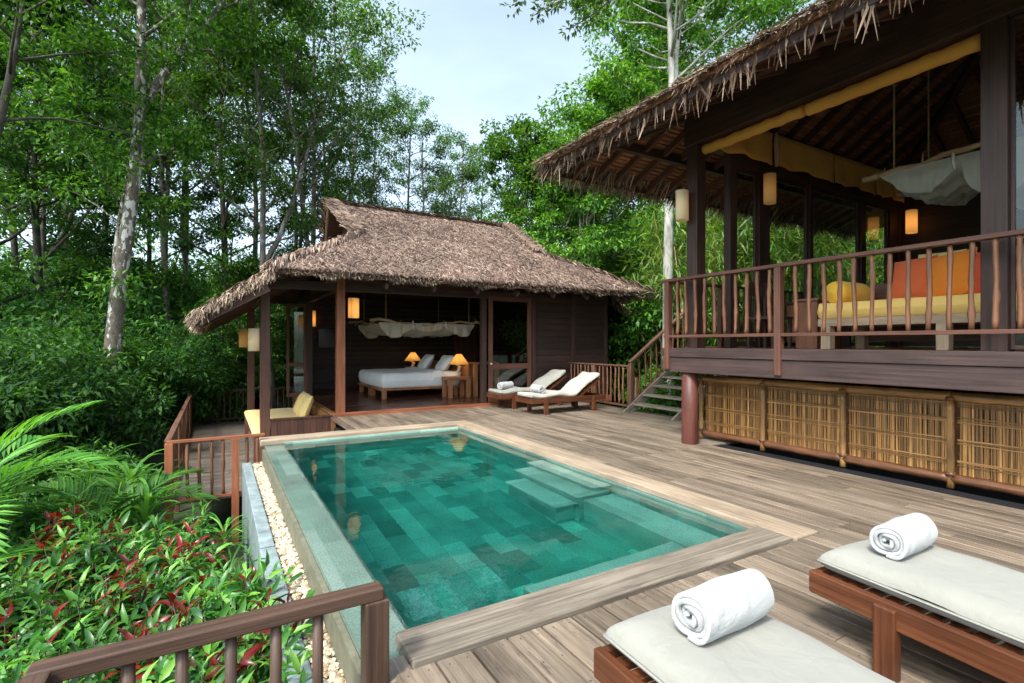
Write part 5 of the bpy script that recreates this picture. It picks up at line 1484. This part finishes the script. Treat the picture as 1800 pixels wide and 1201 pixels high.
def make_bush(name, label, cat, leaf_m, Rr=1.6, Hh=2.4, nc=90, per=110, Ln=(0.10, 0.2), Wd=(0.04, 0.08), seed=1, group=None, cr=(0.25, 0.5), flat=0.7, stems=10, bark_m='bark_dark'):
    rr = random.Random(seed); rng = np.random.default_rng(seed + 100)
    t = thing(name, label, cat, (0, 0, 0), group)
    lob = [(rr.uniform(-.5, .5) * Rr, rr.uniform(-.5, .5) * Rr, rr.uniform(0.35, 0.75) * Hh, rr.uniform(0.45, 0.75)) for _ in range(6)]
    cent, rad = [], []
    for i in range(nc):
        lx, ly, lz, lr = rr.choice(lob)
        d = Vector((rr.gauss(0, 1), rr.gauss(0, 1), rr.gauss(0.25, 0.8))).normalized() * (rr.random() ** 0.3)
        x, y, z = lx + d.x * Rr * lr, ly + d.y * Rr * lr, lz + d.z * Hh * lr * 0.75
        if z < 0.05: z = rr.uniform(0.05, 0.4) * Hh
        cent.append((x, y, z)); rad.append(rr.uniform(*cr))
    k = MB()
    for i in range(stems):
        c = rr.choice(cent); lp, _ = limb_path((rr.uniform(-.2, .2), rr.uniform(-.2, .2), -0.3), Vector(c) + Vector((0, 0, 0.3)), Vector(c).length + 0.3, 5, rr, 0.08)
        k.tube(lp, [0.03, 0.026, 0.022, 0.018, 0.012, 0.006], 5)
    k.build('stems', bark_m, t, smooth=True)
    V, F = foliage(cent, rad, per, rng, Ln, Wd, flat)
    np_mesh('leaves', V, F, leaf_m, t)
    return t
protos = {}
USED = set()
def place(key, u, d, z=None, rz=None, scale=1.0, label=None, dz_=0, group=None, name=None):
    """first use moves the prototype itself, later ones copy it"""
    x, y = spot(u, d)
    zz = ground_z(x, y) if z is None else z
    rz = random.uniform(0, 6.28) if rz is None else rz
    p = protos[key]
    if key in USED: o = copy_thing(p, (x, y, zz - 0.05 + dz_), rz, label, scale)
    else:
        USED.add(key); o = p; o.location = (x, y, zz - 0.05 + dz_); o.rotation_euler = (0, 0, rz); o.scale = (scale,) * 3
        if label: o['label'] = label
    if group: o['group'] = group
    return o
def U(xpx): return (xpx - 900) / 895.0
ORD = ['first', 'second', 'third', 'fourth', 'fifth', 'sixth', 'seventh', 'eighth', 'ninth', 'tenth', 'eleventh', 'twelfth', 'thirteenth', 'fourteenth', 'fifteenth', 'sixteenth', 'seventeenth', 'eighteenth', 'nineteenth', 'twentieth', 'twenty-first', 'twenty-second', 'twenty-third', 'twenty-fourth']
def row(items, text, group):
    """items (key, xpx, d, scale[, dz]); labelled by their order from the left"""
    items = sorted(items, key=lambda i: i[1])
    for i, it in enumerate(items):
        place(it[0], U(it[1]), it[2], scale=it[3], dz_=it[4] if len(it) > 4 else 0, label=text % ORD[i], group=group)

# prototypes
protos['lichen'] = make_tree('jungle_tree', 'lichen', 'tree', 'bark_lichen', 'leaf_mid', H_=17, r0=0.19, crown0=0.42, spread=3.2, nl=16, clus=6, per=75, fork=0.55, seed=3, lean=(0.06, 0.0), Ln=(0.12, 0.2), Wd=(0.05, 0.085), climbers=12, cr=(0.3, 0.65), flat=0.45)
protos['open_a'] = make_tree('jungle_tree', 'open', 'tree', 'bark_grey', 'leaf_mid', H_=17, r0=0.13, crown0=0.45, spread=3.4, nl=16, clus=6, per=38, seed=5, cr=(0.28, 0.6), flat=0.5, Ln=(0.11, 0.19), Wd=(0.05, 0.08), lean=(0.05, 0.02))
protos['open_b'] = make_tree('jungle_tree', 'open', 'tree', 'bark_grey', 'leaf_sparse', H_=15, r0=0.11, crown0=0.35, spread=3.0, nl=16, clus=6, per=34, seed=8, fork=0.4, cr=(0.28, 0.55), flat=0.5, Ln=(0.11, 0.19), Wd=(0.05, 0.08), lean=(-0.04, 0.0))
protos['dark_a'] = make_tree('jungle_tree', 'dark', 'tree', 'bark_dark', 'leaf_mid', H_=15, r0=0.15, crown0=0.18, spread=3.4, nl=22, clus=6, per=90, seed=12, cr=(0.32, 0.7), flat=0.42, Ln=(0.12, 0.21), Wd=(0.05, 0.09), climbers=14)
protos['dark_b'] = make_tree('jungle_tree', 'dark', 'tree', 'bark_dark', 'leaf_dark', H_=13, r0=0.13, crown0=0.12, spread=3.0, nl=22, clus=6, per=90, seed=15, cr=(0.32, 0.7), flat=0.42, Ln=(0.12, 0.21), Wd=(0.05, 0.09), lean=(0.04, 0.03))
protos['bright'] = make_tree('jungle_tree', 'bright', 'tree', 'bark_grey', 'leaf_bright', H_=9, r0=0.09, crown0=0.2, spread=2.6, nl=20, clus=6, per=90, seed=17, cr=(0.28, 0.6), flat=0.42, Ln=(0.11, 0.2), Wd=(0.05, 0.085))
protos['pale'] = make_tree('pale_trunk_tree', 'pale', 'tree', 'bark_pale', 'leaf_bright', H_=15, r0=0.16, crown0=0.55, spread=3.0, nl=15, clus=6, per=70, seed=19, cr=(0.3, 0.6), flat=0.45, Ln=(0.12, 0.2), Wd=(0.05, 0.085), fork=0.6)
protos['bush_dark'] = make_bush('forest_bush', 'bush', 'bush', 'leaf_under', 2.2, 3.0, nc=130, per=110, seed=2)
protos['bush_mid'] = make_bush('forest_bush', 'bush', 'bush', 'leaf_mid', 2.0, 3.0, nc=120, per=110, seed=4)
protos['bush_bright'] = make_bush('forest_bush', 'bush', 'bush', 'leaf_bright', 2.0, 3.2, nc=120, per=110, seed=6)
protos['bamboo'] = make_bush('bamboo_clump', 'bamboo', 'bamboo', 'leaf_bamboo', 1.5, 4.2, nc=150, per=60, Ln=(0.16, 0.34), Wd=(0.018, 0.035), seed=9, stems=26, bark_m='bamboo_pole', cr=(0.3, 0.6), flat=0.9)

# hand-placed trees
place('lichen', U(200), 12.0, rz=R(20), scale=1.0, label='tall tree with white speckled bark forking high on the left of the jungle')
protos['twin'] = make_tree('jungle_tree', 'slender lichen covered stem rising just left of the speckled tree', 'tree', 'bark_lichen', 'leaf_mid', H_=8, r0=0.09, crown0=0.6, spread=1.4, nl=6, clus=3, per=60, seed=23, lean=(0.06, 0))
place('twin', U(183), 12.2, rz=0.3)
protos['lean'] = make_tree('jungle_tree', 'thick leaning trunk cut off by the top left corner', 'tree', 'bark_dark', 'leaf_mid', H_=14, r0=0.105, crown0=0.5, spread=3.2, nl=15, clus=4, per=95, seed=27, lean=(0.14, 0), climbers=3, Ln=(0.11, 0.19), Wd=(0.05, 0.08))
place('lean', U(-130), 9.0, rz=R(10))
row([('dark_a', 392, 19, 1.0), ('open_b', 90, 20, 1.25), ('open_a', 165, 22, 1.25), ('open_b', 290, 19, 1.2), ('open_a', 340, 24, 1.2), ('open_b', 475, 17, 1.1), ('open_a', 325, 22, 1.0), ('open_a', 455, 21, 1.0), ('open_b', 520, 24, 1.1), ('open_a', 590, 26, 0.95), ('open_b', 640, 25, 0.98), ('open_a', 705, 28, 0.92), ('open_b', 752, 26, 0.9), ('open_b', 800, 29, 0.92), ('open_a', 835, 30, 0.74), ('open_a', 600, 24, 0.98), ('open_b', 545, 19, 1.1)],
    'slim open crowned tree behind the bedroom roof, %s from the left', 'slim trees against the sky')
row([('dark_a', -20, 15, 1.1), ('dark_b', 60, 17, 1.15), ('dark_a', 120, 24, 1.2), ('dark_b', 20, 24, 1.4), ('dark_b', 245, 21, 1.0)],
    'dense leafy tree in the dark left jungle, %s from the left', 'dense trees on the left')
row([('pale', 1176, 12.6, 0.95), ('pale', 1238, 17, 1.0)], 'tree with a smooth white trunk behind the raised pavilion, %s from the left', 'white trunked trees')
row([('bright', 925, 20, 1.15), ('bright', 965, 18, 1.0), ('bright', 1020, 17, 0.95), ('dark_a', 1000, 24, 0.72), ('bright', 1080, 19, 1.25), ('bright', 1150, 22, 1.4), ('bright', 1250, 20, 1.2), ('bright', 1330, 24, 1.3), ('dark_a', 1100, 27, 1.0)],
    'leafy bright green tree behind the stairs, %s from the left', 'bright green trees')
row([('open_b', 985, 24, 0.78), ('open_b', 1060, 26, 0.8)], 'thin twiggy tree rising above the bright trees on the right, %s from the left', 'twiggy trees on the right')
row([('bright', 440, 18, 0.62), ('bright', 520, 19, 0.66), ('bright', 560, 22, 0.7), ('bright', 620, 24, 0.8), ('bright', 700, 24, 0.75), ('bright', 760, 24, 0.72), ('bright', 820, 25, 0.75), ('bright', 880, 24, 0.8)], 'low bright tree just behind the bedroom roof, %s from the left', 'low bright trees behind the roof')
# understory
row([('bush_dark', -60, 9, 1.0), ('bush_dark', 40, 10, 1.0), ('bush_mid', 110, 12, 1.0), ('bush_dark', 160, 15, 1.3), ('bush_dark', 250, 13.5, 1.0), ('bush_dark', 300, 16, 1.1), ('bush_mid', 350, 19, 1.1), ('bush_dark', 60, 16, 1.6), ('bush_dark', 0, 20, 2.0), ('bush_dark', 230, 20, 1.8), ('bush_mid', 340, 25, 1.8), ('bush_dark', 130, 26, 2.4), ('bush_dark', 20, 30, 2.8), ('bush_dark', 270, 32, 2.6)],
    'shaded forest bush left of the terrace railing, %s from the left', 'shaded bushes on the left')
row([('bush_mid', 390, 21, 1.2), ('bush_bright', 440, 22, 1.2), ('bush_mid', 500, 20.5, 1.1), ('bush_bright', 545, 23, 1.2), ('bush_mid', 420, 28, 2.0), ('bush_mid', 500, 30, 2.0), ('bush_dark', 380, 33, 2.4), ('bush_mid', 590, 30, 1.9), ('bush_mid', 680, 32, 1.9), ('bush_dark', 780, 33, 1.9), ('bush_mid', 860, 31, 1.9)],
    'green bush beyond the seating bay and bedroom, %s from the left', 'bushes behind the bedroom')
row([('bush_bright', 930, 22, 1.6), ('bush_mid', 1000, 20, 1.5), ('bush_bright', 1060, 17, 1.3), ('bush_bright', 1110, 16, 1.1), ('bush_bright', 1160, 16.5, 1.2), ('bush_bright', 1172, 12.0, 0.62), ('bush_mid', 1215, 14.5, 1.2), ('bush_mid', 1080, 24, 2.2), ('bush_mid', 1180, 24, 2.3), ('bush_bright', 1230, 18, 1.5), ('bush_dark', 1000, 30, 2.8), ('bush_mid', 1300, 26, 2.4), ('bush_mid', 1400, 28, 2.2), ('bush_mid', 1550, 28, 2.2), ('bush_mid', 1700, 28, 2.0)],
    'sunlit bush behind the stairs and raised pavilion, %s from the left', 'bushes behind the raised pavilion')
row([('bamboo', 1260, 14, 1.49), ('bamboo', 1320, 15, 1.62), ('bamboo', 1385, 15.5, 1.69), ('bamboo', 1440, 16, 1.62), ('bamboo', 1500, 16.5, 1.69), ('bamboo', 1560, 17, 1.62)],
    'yellow green bamboo clump seen beyond the glazed wall, %s from the left', 'bamboo clumps')

# overhanging branch at the top of the sky
t = thing('hanging_branch', 'leafy branch tip hanging into the sky at the top of the photo', 'branch', (0, 0, 0))
rr = random.Random(5); k = MB(); cent = []; rad = []
bx_, by_ = spot(U(1075), 9.0)
for j in range(4):
    lp, _ = limb_path((bx_ + 0.55, by_ - 0.3, 7.75 + j * 0.06), (-1, 0.55, -0.12 - 0.08 * j), 2.5 - 0.3 * j, 8, rr, 0.16, -0.015)
    k.tube(lp, [0.035 - 0.0035 * i for i in range(9)], 6)
    for p in lp[3:]: cent.append(tuple(p + Vector((rr.uniform(-.1, .1), rr.uniform(-.1, .1), rr.uniform(-.12, .05))))); rad.append(0.17)
k.build('twigs', 'bark_grey', t, smooth=True)
V, F = foliage(cent, rad, 16, np.random.default_rng(4), (0.09, 0.15), (0.04, 0.065), 0.8)
np_mesh('leaves', V, F, 'leaf_sparse', t)

# palm fronds: arching rachis with paired leaflets
def frond(rr, L_, az, el, droop, leaf_len, nl=24, lw=0.03, base=(0, 0, 0), vee=0.35):
    P, D, Nn, Ls, Ws = [], [], [], [], []
    pts = []; p = Vector(base); e = el
    n_ = 16; st_ = L_ / n_
    for i in range(n_ + 1):
        pts.append(p.copy()); d = Vector((math.cos(az) * math.cos(e), math.sin(az) * math.cos(e), math.sin(e)))
        p = p + d * st_; e -= droop / n_ * (0.5 + 1.2 * i / n_)
    for i in range(nl):
        t_ = 0.16 + 0.84 * (i + 0.5) / nl; fi = t_ * n_; i0 = min(n_ - 1, int(fi))
        q = pts[i0].lerp(pts[i0 + 1], fi - i0); d = (pts[i0 + 1] - pts[i0]).normalized()
        side = d.cross(Vector((0, 0, 1))).normalized(); up = side.cross(d)
        for s_ in (-1, 1):
            dd = (side * s_ * (1.0 - 0.35 * t_) + d * (0.55 + 0.6 * t_) + up * vee * rr.uniform(0.6, 1.2)).normalized()
            P.append(q); D.append(dd); Nn.append(up - side * s_ * 0.3); Ls.append(leaf_len * math.sin(min(1.0, t_ * 0.9 + 0.22) * math.pi * 0.86) * rr.uniform(0.9, 1.08) + 0.06); Ws.append(lw * rr.uniform(0.85, 1.15))
    return pts, P, D, Nn, Ls, Ws
def palm(label, loc, fr, leaf_m, leaf_len=0.42, lw=0.032, trunk=0.5, seed=1, name='palm_plant', droopf=0.28):
    rr = random.Random(seed)
    t = thing(name, label, 'palm', loc)
    st_ = MB(); A = [[], [], [], [], []]
    for (L_, az, el, dr) in fr:
        base = (loc[0] + 0.05 * math.cos(az), loc[1] + 0.05 * math.sin(az), loc[2] + trunk)
        pts, *r_ = frond(rr, L_, az, el, dr, leaf_len, base=base, lw=lw)
        st_.tube(pts, [0.014 * (1 - 0.8 * i / 16) + 0.002 for i in range(17)], 6)
        for a_, b_q in zip(A, r_): a_ += b_q
    st_.tube([(loc[0], loc[1], loc[2] - 0.1), (loc[0], loc[1], loc[2] + trunk)], [0.06, 0.045], 10)
    st_.build('stalks', 'leaf_mid', t, smooth=True)
    V, F = leaf_arrays(np.array([tuple(p) for p in A[0]]), np.array([tuple(p) for p in A[1]]), np.array([tuple(p) for p in A[2]]), np.array(A[3]), np.array(A[4]), droop=droopf, fold=0.18)
    np_mesh('leaflets', V, F, leaf_m, t)
    return t
palm('bright feathery palm at the left edge, fronds catching the sun', (-2.45, 7.2, -1.5),
     [(1.7, R(60), R(62), 1.2), (1.6, R(20), R(55), 1.2), (1.8, R(-20), R(62), 1.4), (1.6, R(-60), R(48), 1.4), (2.1, R(100), R(60), 1.4), (2.0, R(150), R(50), 1.3), (2.2, R(-100), R(50), 1.4), (1.8, R(200), R(60), 1.4), (1.9, R(0), R(75), 1.1)], 'leaf_palm', 0.52, 0.046, 0.9, 3)
palm('lower palm frond fan left of the red leaved shrubs', (-2.35, 5.5, -1.6),
     [(1.4, R(40), R(55), 1.3), (1.3, R(0), R(50), 1.5), (1.3, R(-40), R(50), 1.4), (1.5, R(90), R(60), 1.4), (1.6, R(140), R(50), 1.3), (1.5, R(-90), R(40), 1.3)], 'leaf_palm', 0.45, 0.042, 0.6, 5)
palm('young palm between the feathery palm and the terrace railing', (-1.15, 8.2, -1.5),
     [(1.3, R(30 + 60 * i), R(62 - 5 * (i % 2)), 1.4) for i in range(6)], 'leaf_palm', 0.45, 0.045, 0.5, 8)

# strap-leaved rosettes (dracaena-like)
def rosette(label, loc, n_, L_, w_, leaf_m, seed, stem=0.4, spread=1.0, name='strap_leaf_plant'):
    rng = np.random.default_rng(seed); rr = random.Random(seed)
    t = thing(name, label, 'plant', loc)
    k = MB(); k.tube([(loc[0], loc[1], loc[2] - 0.1), (loc[0] + 0.03, loc[1], loc[2] + stem)], [0.03, 0.022], 8); k.build('stem', 'bark_grey', t, smooth=True)
    Vs, Fs = [], []; o = 0
    for i in range(n_):
        az = i * 2.4 + rr.uniform(-.2, .2); el = R(80) - R(70) * (i / n_) * spread * rr.uniform(0.8, 1.2); L = L_ * rr.uniform(0.75, 1.1); seg = 7
        p = Vector((loc[0], loc[1], loc[2] + stem * (1 - 0.4 * i / n_))); pts = []
        e = el
        for j in range(seg + 1):
            pts.append(p.copy()); p = p + Vector((math.cos(az) * math.cos(e), math.sin(az) * math.cos(e), math.sin(e))) * L / seg; e -= R(rr.uniform(10, 18))
        s_ = Vector((-math.sin(az), math.cos(az), 0))
        for j, q in enumerate(pts):
            ww = w_ * (0.5 + 1.2 * (j / seg)) * (1 - (j / seg) ** 3) * 0.6 + 0.002
            Vs += [tuple(q + s_ * ww), tuple(q - Vector((0, 0, ww * 0.5))), tuple(q - s_ * ww)]
        for j in range(seg):
            a = o + j * 3; Fs += [(a, a + 1, a + 4, a + 3), (a + 1, a + 2, a + 5, a + 4)]
        o += (seg + 1) * 3
    np_mesh('leaves', np.array(Vs), np.array(Fs), leaf_m, t, smooth=True)
    return t
rosette('tuft of narrow dark green leaves against the stone kerb', (0.08, 6.9, -1.35), 46, 0.55, 0.018, 'leaf_gloss', 2, stem=0.55)
rosette('second grassy tuft nearer the camera along the stone kerb', (0.10, 6.0, -1.45), 40, 0.55, 0.017, 'leaf_mid', 3, stem=0.5)
rosette('broad strap leaved plant below the terrace railing corner', (-0.75, 7.7, -1.4), 30, 0.75, 0.045, 'leaf_palm', 4, stem=0.75)
rosette('tall strap leaved plant left of the terrace railing', (-1.05, 8.9, -1.4), 30, 0.85, 0.045, 'leaf_palm', 6, stem=0.9)
rosette('strap leaved plant in front of the speckled tree', (-1.6, 9.6, -1.5), 30, 0.95, 0.05, 'leaf_palm', 7, stem=0.9)

# broad glossy shrubs with young red shoots
def red_shrub(label, loc, nst, h_, spread, seed, redp=0.10, L_=(0.09, 0.15), per=20, name='red_tipped_shrub', group='red tipped shrubs in the planting bed'):
    rng = np.random.default_rng(seed); rr = random.Random(seed)
    t = thing(name, label, 'shrub', loc, group)
    k = MB(); G = [[], [], [], [], []]; Rd = [[], [], [], [], []]
    for s_ in range(nst):
        a = rr.uniform(0, 6.28); r_ = spread * math.sqrt(rr.random())
        hh = h_ * rr.uniform(0.7, 1.12) * (1 - 0.25 * (r_ / spread) ** 2)
        top = Vector((loc[0] + r_ * math.cos(a), loc[1] + r_ * math.sin(a), loc[2] + hh))
        b0_ = Vector((loc[0] + 0.4 * r_ * math.cos(a), loc[1] + 0.4 * r_ * math.sin(a), loc[2] - 0.1))
        pts = [b0_.lerp(top, i / 6) + Vector((rr.uniform(-.02, .02), rr.uniform(-.02, .02), 0.06 * math.sin(i / 6 * 3.1))) for i in range(7)]
        k.tube(pts, [0.008 - 0.0009 * i for i in range(7)], 5)
        red = rr.random() < redp * 2.2
        for j in range(per):
            t_ = 0.35 + 0.65 * (j + 0.5) / per; fi = t_ * 6; i0 = min(5, int(fi)); q = pts[i0].lerp(pts[i0 + 1], fi - i0)
            az = j * 2.4 + rr.uniform(-.4, .4); el = rr.uniform(-0.35, 0.85) + 0.5 * (t_ > 0.93)
            dd = Vector((math.cos(az) * math.cos(el), math.sin(az) * math.cos(el), math.sin(el)))
            tgt = Rd if (red and t_ > 0.74) or (redp > 0 and rr.random() < 0.012) else G
            tgt[0].append(tuple(q + dd * 0.02)); tgt[1].append(tuple(dd)); tgt[2].append((rr.uniform(-.7, .7), rr.uniform(-.7, .7), 1))
            l_ = rr.uniform(*L_) * (0.8 if t_ > 0.9 else 1); tgt[3].append(l_); tgt[4].append(l_ * rr.uniform(0.22, 0.34))
    k.build('stems', 'bark_dark', t, smooth=True)
    for g_, nm, mm in ((G, 'green_leaves', 'leaf_gloss'), (Rd, 'red_leaves', 'leaf_red')):
        if not g_[0]: continue
        V, F = leaf_arrays(*[np.array(a_) for a_ in g_], droop=0.55, fold=0.22); np_mesh(nm, V, F, mm, t, smooth=True)
    return t
SH = [(-0.25, 3.05, 1.25), (-0.75, 3.15, 1.2), (-1.25, 3.3, 1.1), (0.02, 3.6, 1.3), (-0.5, 3.85, 1.25), (-1.05, 4.1, 1.2), (-1.6, 4.2, 1.1), (-0.1, 4.5, 1.2), (-0.65, 4.8, 1.25), (-1.25, 5.0, 1.3), (-0.3, 5.5, 1.2), (-0.95, 5.8, 1.35), (-1.7, 5.6, 1.1), (-0.4, 6.5, 1.15), (-1.2, 6.8, 1.3), (-2.1, 4.6, 1.0), (-0.05, 2.75, 1.0), (-1.9, 3.4, 1.0), (0.16, 3.35, 1.42), (0.14, 2.85, 1.30), (0.18, 4.1, 1.34)]
SH.sort(key=lambda s: -s[1])
for i, (x, y, h_) in enumerate(SH):
    red_shrub('glossy shrub with %s left of the pool, %s from the far end' % ('wine red young leaves' if i % 3 != 1 else 'few red leaves', ORD[i]), (x, y, -1.55), 70, h_, 0.46, 40 + i, redp=0.10 if i % 3 != 1 else 0.03, per=38, L_=(0.08, 0.22))

for i, (x, y, h_) in enumerate([(-2.6, 6.2, 1.0), (-3.0, 7.4, 1.2), (-1.9, 7.9, 1.2), (-1.3, 9.6, 1.2), (-2.4, 9.0, 1.3), (-3.4, 8.8, 1.3), (-3.2, 10.6, 1.4), (-1.7, 11.0, 1.3), (-2.5, 12.2, 1.4), (-0.9, 7.3, 0.9), (-4.2, 10.0, 1.5)]):
    red_shrub('plain green shrub filling the ground toward the jungle, %s of its kind from the camera' % ORD[i], (x, y, -1.6), 60, h_, 0.62, 80 + i, redp=0.0, per=34, L_=(0.12, 0.22), name='green_shrub', group='green shrubs toward the jungle')
